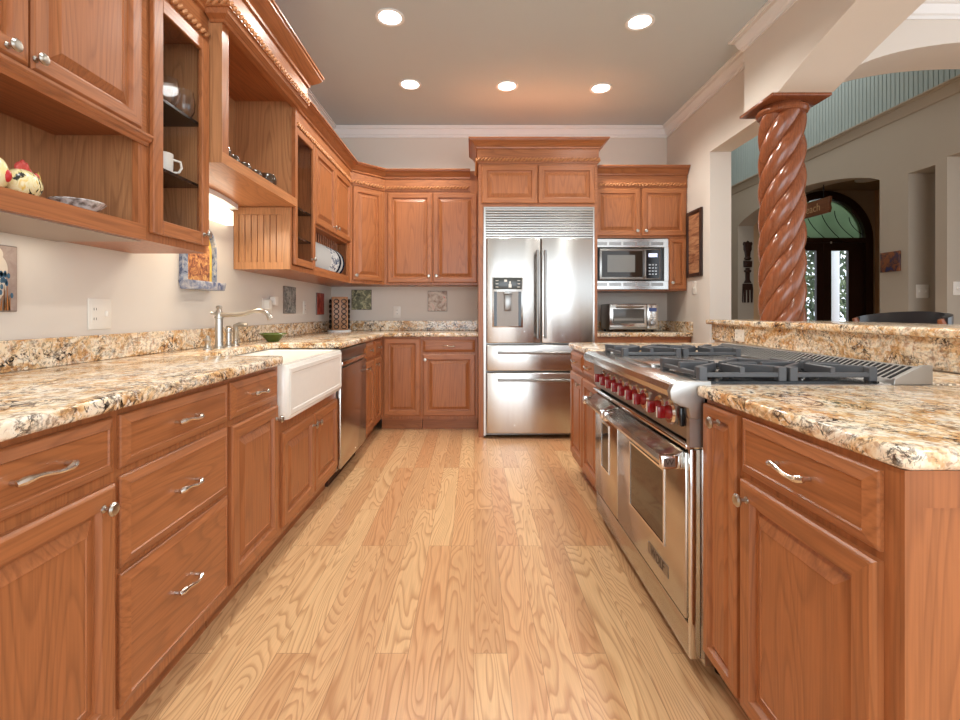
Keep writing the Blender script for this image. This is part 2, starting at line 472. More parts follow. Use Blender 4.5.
# beadboard frieze
pts = [(4.249, 3.43), (4.249, 9.05)]; y = 9.05
front = []
while y > 3.5:
    front += [(4.215, y), (4.215, y-.040), (4.228, y-.045)]; y -= .050
pts = pts+front+[(4.215, 3.43)]
struct(MB().prism(pts, 'z', 3.1, 4.58), 'wall_beadboard', TEAL, smooth=0)
# entry hall
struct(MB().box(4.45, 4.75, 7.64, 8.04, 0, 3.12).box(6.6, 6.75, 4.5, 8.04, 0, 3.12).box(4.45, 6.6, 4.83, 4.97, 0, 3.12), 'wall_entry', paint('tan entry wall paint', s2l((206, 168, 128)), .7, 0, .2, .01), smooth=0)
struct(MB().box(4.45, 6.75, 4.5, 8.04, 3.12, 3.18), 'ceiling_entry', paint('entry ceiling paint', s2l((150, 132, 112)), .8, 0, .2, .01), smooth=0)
DX, DY, DS, DR = 5.76, 7.9, 2.32, .79
pts = [(4.75, 0), (DX-DR, 0), (DX-DR, DS)]
for k in range(1, 24):
    t = PI*(1-k/24); pts.append((DX+DR*math.cos(t), DS+DR*math.sin(t)))
pts += [(DX+DR, DS), (DX+DR, 0), (6.6, 0), (6.6, 3.12), (4.75, 3.12)]
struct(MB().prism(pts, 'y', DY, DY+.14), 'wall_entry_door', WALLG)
# hall behind the doorways
struct(MB().box(4.45, 7.2, 4.7, 4.83, 0, 3.1).box(7.0, 7.2, 3.42, 4.7, 0, 3.1).box(4.45, 7.2, 3.42, 4.7, 3.1, 3.16), 'wall_hall', WALLG, smooth=0)

# crown mouldings of the room (white)
def crownprof(z, h=.105, p=.075):
    return [(0, z-h), (.012, z-h), (.014, z-h+.02), (.026, z-h+.026), (.03, z-h+.035), (p-.03, z-.03), (p-.012, z-.022), (p-.01, z-.012), (p, z-.012), (p, z), (0, z)]
struct(sweep(MB(), [(2.055, 5.11), (-1.52, 5.11)][::-1], crownprof(CZ)), 'trim_1', TRIM)
struct(sweep(MB(), [(2.055, 5.11), (2.055, 3.42), (1.925, 3.42), (1.925, -1.0)], crownprof(CZ)), 'trim_2', TRIM)
struct(sweep(MB(), [(-1.52, -1.0), (-1.52, 5.11)], crownprof(CZ)), 'trim_3', TRIM)
struct(sweep(MB(), [(2.27, 3.05), (7.0, 3.05)], crownprof(CZ)), 'trim_4', TRIM)
struct(sweep(MB(), [(4.215, 9.0), (4.215, 3.45)], crownprof(3.14, .14, .09)), 'trim_5', WALLG)

# ------------------------------------------------------------------ cabinet kit (local frame: x right, front at y=0, -y towards viewer)
DOOR = [(0, 0), (0, .012), (.004, .0165), (.008, .019), (.047, .019), (.053, .006), (.060, .005), (.090, .0175), (.0915, .0150)]
SMALL = [(0, 0), (0, .012), (.003, .016), (.006, .018), (.030, .018), (.036, .006), (.040, .006), (.057, .0165), (.0585, .0145)]
DRAW = [(0, 0), (0, .007), (.003, .010), (.024, .019), (.0265, .0155), (.030, .0155)]
def knob_mesh(mb, x, z, y=-.019):
    return mb.lathe([(.009, 0), (.0085, .003), (.0045, .006), (.0045, .016), (.0145, .021), (.0165, .0255), (.012, .030), (0, .032)], (x, y, z), '-y', 14)
def add_knob(parent, x, z, y=-.018):
    return knob_mesh(MB(), x, z, y).build('knob', NICKEL, parent)
def add_handle(parent, x, z, L=.10, y=-.017):
    mb = MB(); n = 13; pts = []; rad = []
    for i in range(n):
        t = i/(n-1); u = -L/2*1.12+L*1.12*t
        pts.append((x+u, y-.016-.012*math.sin(PI*t)**.8, z+.004*math.sin(2*PI*t)))
        rad.append(.0085 if i in (1, n-2) else (.006 if i in (0, n-1) else (.0072 if i in (2, n-3) else .0048)))
    mb.tube(pts, rad, 8)
    for sx in (-1, 1): mb.tube([(x+sx*L/2, y+.001, z), (x+sx*L/2, y-.016, z)], .0055, 8)
    return mb.build('handle', PEWTER, parent)
def add_door(cab, x0, x1, z0, z1, knob=None, prof=None, name='door'):
    w, h = x1-x0, z1-z0
    pf = prof or (DOOR if w > .24 else SMALL)
    if w < .13: pf = [(i*.6, o) for i, o in pf]
    mb = MB().rect_rings(0, 0, w, h, pf, [(1, 0)]*6+[(0, 0)])
    d = mb.build(name, [WV, WH], cab, (x0, 0, z0), smooth=0)
    if knob: add_knob(d, knob[0]-x0, knob[1]-z0)
    return d
def add_drawer(cab, x0, x1, z0, z1, handle='handle', hl=.10):
    w, h = x1-x0, z1-z0
    d = MB().rect_rings(0, 0, w, h, DRAW, [(0, 0)]).build('drawer', [WH], cab, (x0, 0, z0), smooth=0)
    if handle == 'handle': add_handle(d, w/2, h/2, hl)
    elif handle == 'knob': add_knob(d, w/2, h/2)
    return d
def base_body(cab, w, depth, z0=.11, z1=.886, kick=.07, x0=0):
    MB().box(x0, x0+w, 0, depth, z0, z1).build('cabinet_body', WV, cab, smooth=0)
    MB().box(x0+.002, x0+w-.002, kick, depth, 0, z0).build('toe_kick', WH, cab, smooth=0)
CAB_TOP = .886
LX, LFRONT = -1.52, -.877          # left wall, left face-frame plane
RL = PI/2
def leftcab(name, label, y0):
    return thing(name, label, 'cabinet', (LFRONT, y0, 0), RL, 'lower cabinets along the left wall')
DEP = .61
# cab with drawer over door, nearest
c = leftcab('base_cabinet', 'nearest left cherry base cabinet, one drawer above a door, cut by photo edge', .62)
base_body(c, .548, DEP)
add_drawer(c, .13, .535, .735, .868, hl=.12); add_door(c, .13, .535, .145, .708, (.492, .663))
# three drawers
c = leftcab('drawer_cabinet', 'cherry base cabinet with a stack of three drawers', 1.168)
base_body(c, .528, DEP)
for a, b in ((.735, .868), (.49, .716), (.145, .475)): add_drawer(c, .010, .522, a, b)
# drawer + door next to sink
c = leftcab('base_cabinet', 'cherry base cabinet with one drawer and door, just left of white sink', 1.696)
base_body(c, .444, DEP)
add_drawer(c, .015, .415, .735, .868); add_door(c, .015, .415, .145, .712, (.392, .655))
# sink base
c = leftcab('sink_cabinet', 'low two-door cherry cabinet under the white apron sink', 2.14)
MB().box(0, .91, 0, DEP, .11, .632).build('cabinet_body', WV, c, smooth=0)
MB().box(.002, .908, .07, DEP, 0, .11).build('toe_kick', WH, c, smooth=0)
add_door(c, .03, .45, .145, .572, (.418, .515)); add_door(c, .46, .885, .145, .572, (.492, .515))
# narrow end cabinet
c = leftcab('base_cabinet', 'narrow cherry base cabinet between dishwasher and back corner', 3.802)
base_body(c, .733, DEP)
add_drawer(c, .02, .33, .735, .868, 'knob'); add_door(c, .02, .33, .145, .712, (.06, .66))
add_drawer(c, .37, .66, .735, .868, 'knob'); add_door(c, .37, .66, .145, .712, (.41, .66))

# back base cabinets
BFRONT = 4.535
c = thing('corner_base_cabinet', 'cherry corner base cabinet with one full-height door, at the back left', 'cabinet', (-.886, BFRONT, 0), 0, 'lower cabinets along the back wall')
base_body(c, .391, .57)
add_door(c, .035, .382, .14, .872)
c = thing('base_cabinet', 'cherry base cabinet with drawer over door, left of refrigerator', 'cabinet', (-.494, BFRONT, 0), 0, 'lower cabinets along the back wall')
base_body(c, .53, .57)
add_drawer(c, .012, .505, .742, .860, hl=.10); add_door(c, .012, .505, .14, .72, (.035, .672))
c = thing('base_cabinet', 'cherry base cabinet under the toaster oven, right of refrigerator', 'cabinet', (1.103, BFRONT, 0), 0, 'lower cabinets along the back wall')
base_body(c, .95, .57)
for a in (.02, .49): add_drawer(c, a, a+.44, .74, .862); add_door(c, a, a+.44, .14, .71, (a+.22, .66))

# left L-shaped worktop
w = thing('granite_worktop', 'gold granite L-shaped worktop on the left and back cabinets', 'countertop', (-1.2, 2.0, .887))
def local(p): return [(a+1.2, b-2.0) for a, b in p]
poly = local([(-1.519, .3), (-.838, .3), (-.838, 2.10), (-.848, 2.135), (-.875, 2.15), (-1.255, 2.15), (-1.275, 2.17), (-1.275, 3.02), (-1.255, 3.04), (-.838, 3.04), (-.838, 4.495), (.04, 4.495), (.04, 5.109), (-1.519, 5.109)])
MB().prism(poly, 'z', 0, .038, 0, .011, 3).build('slab', GRAN, w)
tag(MB().box(-1.5185, -1.498, .3, 5.109, .9255, 1.028, 0, .003).build('granite_backsplash', GRAN, smooth=0), 'low granite backsplash strip along the left wall', 'backsplash')
tag(MB().box(-1.4975, .039, 5.088, 5.1085, .9255, 1.028, 0, .003).build('granite_backsplash', GRAN, smooth=0), 'low granite backsplash strip on back wall left of refrigerator', 'backsplash')

# apron sink
s = thing('apron_sink', 'white fireclay farmhouse apron sink set into the granite', 'sink', (-1.07, 2.595, .634))
mb = MB()
def rr(x0, x1, y0, y1, z, r=.03, n=4):
    out = []
    for cx, cy, a0 in ((x1-r, y1-r, 0), (x0+r, y1-r, PI/2), (x0+r, y0+r, PI), (x1-r, y0+r, 1.5*PI)):
        for k in range(n+1):
            a = a0+PI/2*k/n; out.append(mb.bm.verts.new((cx+r*math.cos(a), cy+r*math.sin(a), z)))
    return out
R = [rr(-.24, .232, -.44, .44, 0), rr(-.25, .235, -.445, .445, .012), rr(-.25, .235, -.445, .445, .238), rr(-.245, .231, -.441, .441, .248), rr(-.215, .20, -.412, .412, .25), rr(-.21, .195, -.407, .407, .243), rr(-.205, .19, -.40, .40, .03, .05), rr(-.17, .155, -.36, .36, .015, .05)]
mb.face(R[0][::-1]); mb.face(R[-1])
for A, B in zip(R, R[1:]):
    for k in range(len(A)): mb.face([A[k], A[(k+1) % len(A)], B[(k+1) % len(A)], B[k]])
mb.build('basin', WHITE, s)
MB().rect_rings(0, 0, .84, .215, [(0, 0), (0, .002), (.004, .004), (.022, .004), (.026, .0015), (.028, .0015)], [(0, 0)]).build('apron_panel', WHITE, s, (.235, -.42, .016), (0, 0, PI/2), smooth=0)
MB().lathe([(.04, 0), (.042, .003), (.03, .004), (0, .001)], (-.01, 0, .0155), 'z', 20).build('drain', CHROME, s)

# dishwasher
d = thing('dishwasher', 'stainless steel dishwasher right of the white sink', 'dishwasher', (LFRONT, 3.055, 0), RL)
MB().box(.005, .74, .002, .58, .10, .884).build('body', SSD, d, smooth=0)
MB().box(.012, .732, -.026, 0, .115, .755, 0, .004).build('door_panel', SS, d)
mb = MB().box(.012, .732, -.026, 0, .835, .878, 0, .004).box(.012, .732, -.006, 0, .755, .835)
mb.build('control_panel', SSD, d)
MB().box(.03, .71, -.034, -.006, .772, .80, 0, .006).build('handle', CHROME, d)
MB().box(.02, .725, .06, .5, 0, .10).build('kick_plate', KICK, d, smooth=0)

# ------------------------------------------------------------------ upper cabinets, left
UXF = -1.19
STDZ = 2.515
def crown_cab(z_top, rope_z, frieze_z0, p=.085):
    return [(0, frieze_z0), (.010, frieze_z0), (.010, z_top-.085), (.022, z_top-.08), (.024, z_top-.068), (.034, z_top-.06), (p-.03, z_top-.03), (p-.012, z_top-.02), (p-.01, z_top-.012), (p, z_top-.01), (p, z_top), (0, z_top)]
def crown_part(cab, path, z_top, rope_z, z0, p=.085):
    o = sweep(MB(), path, crown_cab(z_top, rope_z, z0, p)).build('crown', WH, cab, smooth=25)
    rope(MB(), path, .017, rope_z).build('rope_trim', ROPE, o)
    return o
GRP = 'upper cabinets along the left wall'
DPU = .327
# near cabinet: doors above an open cubby. local x = Y - .62
c = thing('upper_cabinet', 'cherry wall cabinet at far left with doors above an open cubby', 'cabinet', (UXF, .62, 1.38), RL, GRP)
w_ = 1.125; dp = .327
mb = MB()
mb.box(0, w_, 0, dp, .375, 1.135)                       # door section
mb.box(0, w_, 0, dp, 0, .056)                            # bottom shelf rail
mb.build('cabinet_body', WH, c, smooth=0)
MB().box(w_-.02, w_, .022, dp, .056, .375).build('side_panel', OAK, c, smooth=0)
MB().box(0, .02, .022, dp, .056, .375).build('side_panel', OAK, c, smooth=0)
MB().box(.0, w_, .02, dp, -.004, 0).build('underside_panel', paint('pale underside laminate', s2l((164, 148, 138)), .5), c, smooth=0)
MB().box(w_-.045, w_, 0, .021, .056, .375).build('stile', WV, c, smooth=0)
MB().box(.02, w_-.02, dp-.012, dp, .056, .375).build('back_panel', OAK, c, smooth=0)
sweep(MB(), [(0, 0), (w_, 0)], [(0, .340), (.006, .340), (.010, .352), (.018, .357), (.020, .366), (.026, .370), (.026, .378), (0, .378)]).build('light_rail', WH, c, smooth=25)
add_door(c, .23, .648, .386, .925, (.585, .41)); add_door(c, .655, 1.078, .386, .925, (.662, .415))
crown_part(c, [(0, 0), (w_, 0)], STDZ-1.38, 2.335-1.38, 2.30-1.38)

# glass cabinet
dp = DPU
c = thing('glass_cabinet', 'narrow cherry wall cabinet with glass door showing drinking glasses', 'cabinet', (UXF, 1.747, 1.38), RL, GRP)
w_ = .388
mb = MB().box(0, .018, 0, dp, 0, 1.135).box(w_-.018, w_, 0, dp, 0, 1.135).box(.018, w_-.018, 0, dp, 0, .03).box(.018, w_-.018, 0, dp, .92, 1.135)
mb.build('cabinet_body', WV, c, smooth=0)
MB().box(.018, w_-.018, dp-.012, dp, .03, .92).build('back_panel', OAK, c, smooth=0)
MB().box(w_-.022, w_-.018, .03, dp-.012, .03, .92).build('side_lining', OAK, c, smooth=0)
def glass_door(c, x0, x1, z0, z1, knob, fw=.05):
    mb = MB()
    for a in ((x0, x0+fw), (x1-fw, x1)): mb.box(a[0], a[1], -.02, -.001, z0, z1, 0, .003, 1)
    d = mb
    for b in ((z0, z0+fw), (z1-fw, z1)): d.box(x0+fw, x1-fw, -.019, -.001, b[0], b[1], 1, .003, 1)
    o = d.build('door', [WV, WH], c, smooth=0)
    MB().box(x0+fw, x1-fw, -.010, -.007, z0+fw, z1-fw).build('glass_pane', GLASS, o, smooth=0)
    if knob: add_knob(o, knob[0], knob[1], -.02)
    return o
glass_door(c, .008, w_-.012, .03, .925, (.333, .075), .055)
for z in (.285, .555): MB().box(.019, w_-.023, .012, dp-.014, z, z+.012).build('shelf', SHELFG, c, smooth=0)
crown_part(c, [(0, 0), (w_, 0)], STDZ-1.38, 2.335-1.38, 2.30-1.38)

# bridge over the sink: open shelf with tall crown
c = thing('bridge_cabinet', 'open cherry bridge shelf above the sink with the tallest crown', 'cabinet', (-1.12, 2.137, 1.785), RL, GRP)
w_ = .902; dpb = .397
MB().box(0, w_, 0, dpb, 0, .05).build('shelf_board', OAKH, c, smooth=0)
for a in ((.0, .055), (w_-.03, w_)): MB().box(a[0], a[1], 0, .022, .05, .66).build('stile', WV, c, smooth=0)
for a in ((0, .02), (w_-.02, w_)): MB().box(a[0], a[1], .022, dpb, .05, .66).build('side_panel', OAK, c, smooth=0)
MB().box(-.004, 0, 0, .07, 0, .66).build('end_facing', OAK, c, smooth=0)
MB().box(.02, w_-.02, dpb-.014, dpb, .05, .66).build('back_panel', OAK, c, smooth=0)
MB().box(0, w_, 0, dpb, .66, .875).box(.055, w_-.03, 0, .022, .62, .66).build('top_box', WH, c, smooth=0)
path = [(0, .05), (0, 0), (w_, 0), (w_, .05)]
z = -1.785
prof = [(0, 2.405+z), (.012, 2.405+z), (.018, 2.415+z), (.045, 2.425+z), (.05, 2.445+z), (.058, 2.447+z), (.058, 2.455+z), (.05, 2.462+z), (.05, 2.56+z), (.062, 2.565+z), (.064, 2.58+z), (.072, 2.588+z), (.105, 2.615+z), (.122, 2.635+z), (.124, 2.647+z), (.132, 2.650+z), (.132, 2.662+z), (0, 2.662+z)]
o = sweep(MB(), path, prof).build('crown', WH, c, smooth=25)
rope(MB(), path, .056, 2.466+z).build('rope_trim', ROPE, o)

# cabinet with narrow glass door, plate rack
c = thing('plate_rack_cabinet', 'cherry wall cabinet with plate rack and beadboard side, right of sink', 'cabinet', (-1.16, 3.041, 1.39), RL, GRP)
w_ = 1.434; dp = .357
mb = MB().box(0, .02, 0, dp, 0, 1.125).box(.415, .435, 0, dp, 0, 1.125).box(w_-.02, w_, 0, dp, .06, .93).box(.02, w_, 0, dp, 0, .03)
mb.box(.435, w_-.02, 0, dp, .355, .93).box(.02, w_, 0, dp, .93, 1.125)
mb.build('cabinet_body', WV, c, smooth=0)
MB().box(.02, w_, dp-.012, dp, .03, .93).build('back_panel', OAK, c, smooth=0)
MB().box(.435, w_, -.002, .02, .03, .062).box(w_-.06, w_, -.001, .02, .062, .355).build('rack_frame', WH, c, smooth=0)
# beadboard end panel, lower part below the bridge
mb = MB().box(-.012, 0, .002, .05, 0, .39).box(-.012, 0, dp-.03, dp, 0, .39).box(-.012, 0, .05, dp-.03, 0, .045).box(-.012, 0, .05, dp-.03, .345, .39)
k = 0; n = 7; a0, a1 = .05, dp-.03; st = (a1-a0)/n
for k in range(n): mb.box(-.008, 0, a0+st*k+.002, a0+st*(k+1)-.002, .045, .345, 0, .002, 1)
mb.build('beadboard_panel', OAK, c, smooth=0)
glass_door(c, .022, .412, .035, .925, (.335, .10), .045)
for z in (.22, .42): MB().box(.021, .414, .015, dp-.014, z, z+.012).build('shelf', SHELFG, c, smooth=0)
add_door(c, .43, .912, .372, .925, (.868, .42)); add_door(c, .918, 1.41, .372, .925, (.96, .42))
for k in range(16):
    x = .4865-.02775+k*.0555-.0225
    MB().tube([(x, .075, .03), (x, .075, .355)], .006, 6).build('rack_dowel', WV, c)
MB().box(.435, w_-.02, dp-.016, dp-.012, .03, .355).build('rack_back', WV, c, smooth=0)
crown_part(c, [(0, .0), (w_, 0)], STDZ-1.39, 2.338-1.39, 2.31-1.39)

# diagonal corner
c = thing('corner_wall_cabinet', 'cherry corner wall cabinet with one door set diagonally', 'cabinet', (-1.16, 4.476, 1.39), PI/4, GRP)
D = math.hypot(.273, .274)
def dl(x, y):       # world -> local of diagonal cabinet
    v = Vector((x+1.16, y-4.476)); k = math.sqrt(.5)
    return (v.x*k+v.y*k, -v.x*k+v.y*k)
mb = MB().prism([dl(-1.16, 4.476), dl(-.887, 4.75), dl(-.887, 5.108), dl(-1.518, 5.108), dl(-1.518, 4.476)], 'z', 0, 1.125)
mb.build('cabinet_body', WV, c, smooth=0)
add_door(c, .03, D-.03, .03, .91, (.055, .075))
crown_part(c, [(0, 0), (D, 0)], STDZ-1.39, 2.345-1.39, 2.315-1.39)
# back left wall cabinet
GB = 'upper cabinets along the back wall'
c = thing('wall_cabinet', 'two-door cherry wall cabinet left of refrigerator', 'cabinet', (-.886, 4.75, 1.39), 0, GB)
w_ = .924
MB().box(0, w_, 0, .358, 0, 1.125).build('cabinet_body', WV, c, smooth=0)
add_door(c, .032, .474, .02, .905, (.440, .085)); add_door(c, .482, .915, .02, .905, (.516, .085))
crown_part(c, [(0, 0), (w_-.075, 0)], STDZ-1.39, 2.345-1.39, 2.315-1.39)

# refrigerator surround
c = thing('refrigerator_surround', 'tall cherry surround with cabinet and crown over refrigerator', 'cabinet', (.04, 4.28, 0), 0)
w_ = 1.06
MB().box(0, .045, 0, .828, 0, 2.06).build('side_panel', WV, c, smooth=0)
MB().box(w_-.025, w_, 0, .828, 0, 2.06).build('side_panel', WV, c, smooth=0)
MB().box(0, w_, 0, .828, 2.06, 2.645).build('top_cabinet', WH, c, smooth=0)
add_door(c, .028, .524, 2.085, 2.425, prof=DOOR); add_door(c, .532, 1.035, 2.085, 2.425, prof=DOOR)
crown_part(c, [(0, .45), (0, 0), (w_, 0), (w_, .33)], 2.652, 2.475, 2.445, .088)

# refrigerator
f = thing('refrigerator', 'stainless steel french door refrigerator with ice dispenser', 'refrigerator', (.565, 4.28, 0), 0)
MB().box(-.475, .505, .03, .80, .02, 2.05).build('body', SSD, f, smooth=0)
mb = MB().box(-.478, -.462, -.012, .02, .02, 2.055).box(.492, .506, -.012, .02, .02, 2.055).box(-.462, .492, -.012, .02, 2.04, 2.055).box(-.462, .492, .0, .02, 1.776, 1.786)
mb.build('trim_frame', SS, f, smooth=0)
mb = MB().box(-.462, .492, .015, .028, 1.785, 2.04, 1)
for k in range(11):
    z = 1.793+k*.0225
    mb.prism([(-.004, z), (-.010, z+.006), (-.010, z+.015), (.012, z+.019), (.012, z+.004)], 'x', -.462, .492)
mb.build('vent_grille', [SSH, SSD], f, smooth=0)
def fdoor(x0, x1, z0, z1, name='door'):
    return MB().box(x0, x1, -.06, .024, z0, z1, 0, .010, 3).build(name, SSF, f)
dl_ = fdoor(-.455, .022, .845, 1.772); dr_ = fdoor(.028, .484, .845, 1.772)
mid = fdoor(-.455, .484, .60, .832, 'drawer'); low = fdoor(-.455, .484, .05, .588, 'freezer_drawer')
def bar(parent, a, b, horizontal):
    mb = MB()
    if horizontal:
        x0, x1, z = a, b, horizontal
        mb.tube([(x0, -.105, z), (x1, -.105, z)], .011, 12)
        for x in (x0+.015, x1-.015): mb.box(x-.012, x+.012, -.105, -.058, z-.011, z+.011, 0, .004)
    else:
        x, z0, z1 = a
        mb.tube([(x, -.105, z0), (x, -.105, z1)], .011, 12)
        for z in (z0+.02, z1-.02): mb.box(x-.011, x+.011, -.105, -.058, z-.014, z+.014, 0, .004)
    return mb.build('handle', SSD, parent)
bar(dl_, (-.012, .89, 1.66), None, None); bar(dr_, (.056, .89, 1.66), None, None)
bar(mid, -.36, .40, .765); bar(low, -.36, .40, .525)
# dispenser
dp_ = MB().box(-.405, -.135, -.0625, -.059, .985, 1.425, 0, .001).build('ice_dispenser', SSH, dl_)
MB().box(-.395, -.145, -.066, -.0615, 1.32, 1.42, 0, .002).build('dispenser_panel', glossy('dispenser dark panel', s2l((70, 74, 72)), .2), dp_)
MB().box(-.39, -.15, -.0645, -.0615, .995, 1.30).build('dispenser_recess', glossy('dispenser recess', s2l((150, 140, 130)), .3), dp_, smooth=0)
MB().box(-.39, -.365, -.066, -.0635, .995, 1.30).box(-.175, -.15, -.066, -.0635, .995, 1.30).build('recess_edge', BLACK, dp_, smooth=0)
MB().box(-.31, -.23, -.085, -.0645, 1.275, 1.30, 0, .004).box(-.30, -.24, -.078, -.0645, 1.13, 1.275, 0, .006).build('dispenser_paddle', SSD, dp_)
mb = MB()
for r in range(3):
    for q in (-.375, -.185): mb.box(q, q+.025, -.0668, -.066, 1.337+r*.028, 1.342+r*.028)
mb.box(-.262, -.235, -.0668, -.066, 1.335, 1.365).box(-.255, -.242, -.0668, -.066, 1.365, 1.39).box(-.30, -.275, -.0668, -.066, 1.385, 1.405)
mb.build('dispenser_icons', PLASTIC, dp_, smooth=0)

# right wall cabinet over the microwave
c = thing('wall_cabinet', 'two-door cherry wall cabinet above microwave', 'cabinet', (1.103, 4.63, 1.325), 0, GB)
w_ = .948
MB().box(0, w_, 0, .478, .51, 1.18).box(.77, w_, 0, .478, 0, .51).box(0, .018, .03, .478, 0, .51).box(.018, .77, .03, .478, 0, .012).box(.018, .77, .46, .478, .012, .51).build('cabinet_body', WV, c, smooth=0)
add_door(c, .06, .497, .527, .985, (.462, .573)); add_door(c, .512, .938, .527, .985, (.546, .573))
add_door(c, .778, .938, .015, .495, (.80, .075))
crown_part(c, [(.075, 0), (w_, 0)], STDZ-1.325, 2.345-1.325, 2.315-1.325)
# microwave
m = thing('microwave', 'built-in stainless microwave with trim frame, above the toaster oven', 'microwave', (1.495, 4.63, 1.337))
mb = MB().box(-.372, .376, -.014, .02, .405, .488, 0, .003).box(-.372, .376, -.014, .02, 0, .082, 0, .003).box(-.372, -.335, -.014, .02, .082, .405).box(.335, .376, -.014, .02, .082, .405)
for zz in (.425, .034):
    for k in range(5): mb.box(-.33+k*.135, -.215+k*.135, -.0155, -.0135, zz, zz+.03, 1)
mb.build('trim_frame', [SSH, SSD], m, smooth=0)
MB().box(-.335, .335, .022, .40, .05, .44).build('body', BLACK, m, smooth=0)
mb = MB().box(-.29, .295, -.022, .022, .095, .392, 0, .004)
o = mb.build('front_panel', SSD, m)
MB().box(-.268, .12, -.0245, -.022, .118, .37, 0, .001).build('window', DARKGLASS, o, smooth=0)
MB().box(-.215, .05, -.0255, -.0245, .165, .33, 0, .0004).build('screen_mesh', glossy('microwave window screen', s2l((128, 126, 120)), .25), o, smooth=0)
MB().box(.16, .285, -.0245, -.022, .105, .38).build('control_panel', BLACK, o, smooth=0)
mb = MB().tube([(.14, -.024, .11), (.14, -.05, .125), (.14, -.05, .36), (.14, -.024, .375)], .010, 8); mb.build('handle', SSD, o)
mb = MB()
for r in range(4):
    for q in range(3): mb.box(.182+q*.030, .20+q*.030, -.0252, -.0245, .14+r*.030, .152+r*.030)
mb.build('buttons', paint('grey button print', s2l((190, 196, 204)), .4), o, smooth=0)
MB().box(.18, .265, -.0252, -.0245, .31, .345).build('display', emit('blue display', (.25, .4, 1), .6), o, smooth=0)

# right back worktop
w = thing('granite_worktop', 'gold granite worktop under the toaster oven beside refrigerator', 'countertop', (1.58, 4.8, .887))
MB().box(-.475, .474, -.305, .309, 0, .038, 0, .010, 3).build('slab', GRAN, w)
tag(MB().box(1.105, 2.032, 5.088, 5.1085, .9255, 1.028, 0, .003).build('granite_backsplash', GRAN, smooth=0), 'low granite backsplash strip behind the toaster oven', 'backsplash')
tag(MB().box(2.0325, 2.0545, 4.50, 5.1085, .9255, 1.028, 0, .003).build('granite_backsplash', GRAN, smooth=0), 'short granite backsplash strip on the right wall near switch', 'backsplash')

# toaster oven
t = thing('toaster_oven', 'stainless toaster oven on granite below microwave', 'toaster oven', (1.555, 4.70, .925))
MB().box(-.235, .24, .0, .30, .02, .275, 0, .012).build('body', SSD, t)
for sx in (-.2, .2):
    for yy in (.03, .27): MB().lathe([(.014, 0), (.014, .022)], (sx, yy, 0), 'z', 10).build('foot', BLACK, t)
o = MB().box(-.232, .13, -.022, -.001, .045, .268, 0, .006).build('door', SSH, t)
MB().box(-.20, .105, -.0245, -.0215, .085, .225).build('window', glossy('toaster glass', s2l((92, 90, 86)), .06), o, smooth=0)
mb = MB().tube([(-.17, -.05, .245), (.09, -.05, .245)], .008, 8)
for x in (-.16, .08): mb.box(x-.008, x+.008, -.05, -.02, .238, .252)
mb.build('handle', NICKEL, o)
MB().box(-.19, .095, -.026, -.0245, .115, .121).box(-.19, .095, -.026, -.0245, .132, .135).build('rack', NICKEL, o, smooth=0)
text_mesh('brand_text', 'CUISINART', .022, paint('dark red print', s2l((150, 60, 48)), .5), o, (-.05, -.0228, .065), (PI/2, 0, 0), .0006)
o = MB().box(.135, .238, -.022, -.001, .03, .268, 0, .005).build('control_panel', SSH, t)
MB().box(.15, .225, -.0235, -.0215, .20, .235).build('display', paint('blue lcd', s2l((70, 86, 140)), .3), o, smooth=0)
MB().lathe([(.027, 0), (.025, .018), (.020, .02), (0, .02)], (.187, -.022, .085), '-y', 18).build('dial', SSD, o)
mb = MB()
for r in range(3):
    for q in range(2): mb.box(.158+q*.035, .182+q*.035, -.0245, -.0215, .125+r*.022, .138+r*.022, 0, .001, 1)
mb.build('buttons', PLASTIC, o, smooth=0)

# ------------------------------------------------------------------ right run: peninsula (local x runs from far to near)
RX = .692
RR = -PI/2
GR = 'lower cabinets of the peninsula'
c = thing('base_cabinet', 'cherry base cabinet with drawers beyond the range', 'cabinet', (RX, 3.38, 0), RR, GR)
base_body(c, .775, .62, z1=.865)
for a in (.02, .395): add_drawer(c, a, a+.36, .735, .852); add_door(c, a, a+.36, .145, .71, (a+.32, .66))
c = thing('pull_out_cabinet', 'slim cherry pull-out cabinet beside the range, knob at top', 'cabinet', (RX, 1.424, 0), RR, GR)
base_body(c, .189, .62, z1=.865)
add_door(c, .006, .182, .12, .852, (.10, .815), prof=SMALL)
c = thing('end_cabinet', 'cherry cabinet at peninsula end with drawer, door and oak side', 'cabinet', (RX, 1.234, 0), RR, GR)
base_body(c, .454, 1.0, z1=.865)
add_drawer(c, .012, .424, .715, .852); add_door(c, .012, .424, .12, .698, (.048, .655))
MB().box(.4545, .459, .03, 1.0, .11, .805).build('side_panel', WV, c, smooth=0)
MB().box(.4545, .463, 0, .03, .11, .865).box(.4545, .463, .03, 1.0, .805, .865).build('side_frame', WV, c, smooth=0)

# half wall carrying the bar (slightly splayed)
BA = math.atan(.0683)
bar_o = (1.72, 1.70)
def bl(y): return 1.72+.0683*(y-1.70)
mb = MB().box(.02, .17, -.92, 2.06, 0, 1.024)
struct(mb, 'wall_bar', WALL, loc=(1.72, 1.70, 0), rot=(0, 0, -BA), smooth=0)
tag(MB().box(0, .0195, -.92, 2.06, .904, 1.024).build('granite_splash', GRAN, None, (1.72, 1.70, 0), (0, 0, -BA), 0), 'upright gold granite splash panel behind the range', 'backsplash')
tag(MB().box(-.035, .52, -.95, 2.10, 1.0245, 1.062, 0, .012, 3).build('bar_counter', GRAN, None, (1.72, 1.70, 0), (0, 0, -BA)), 'raised gold granite bar top carrying the twisted column', 'countertop')

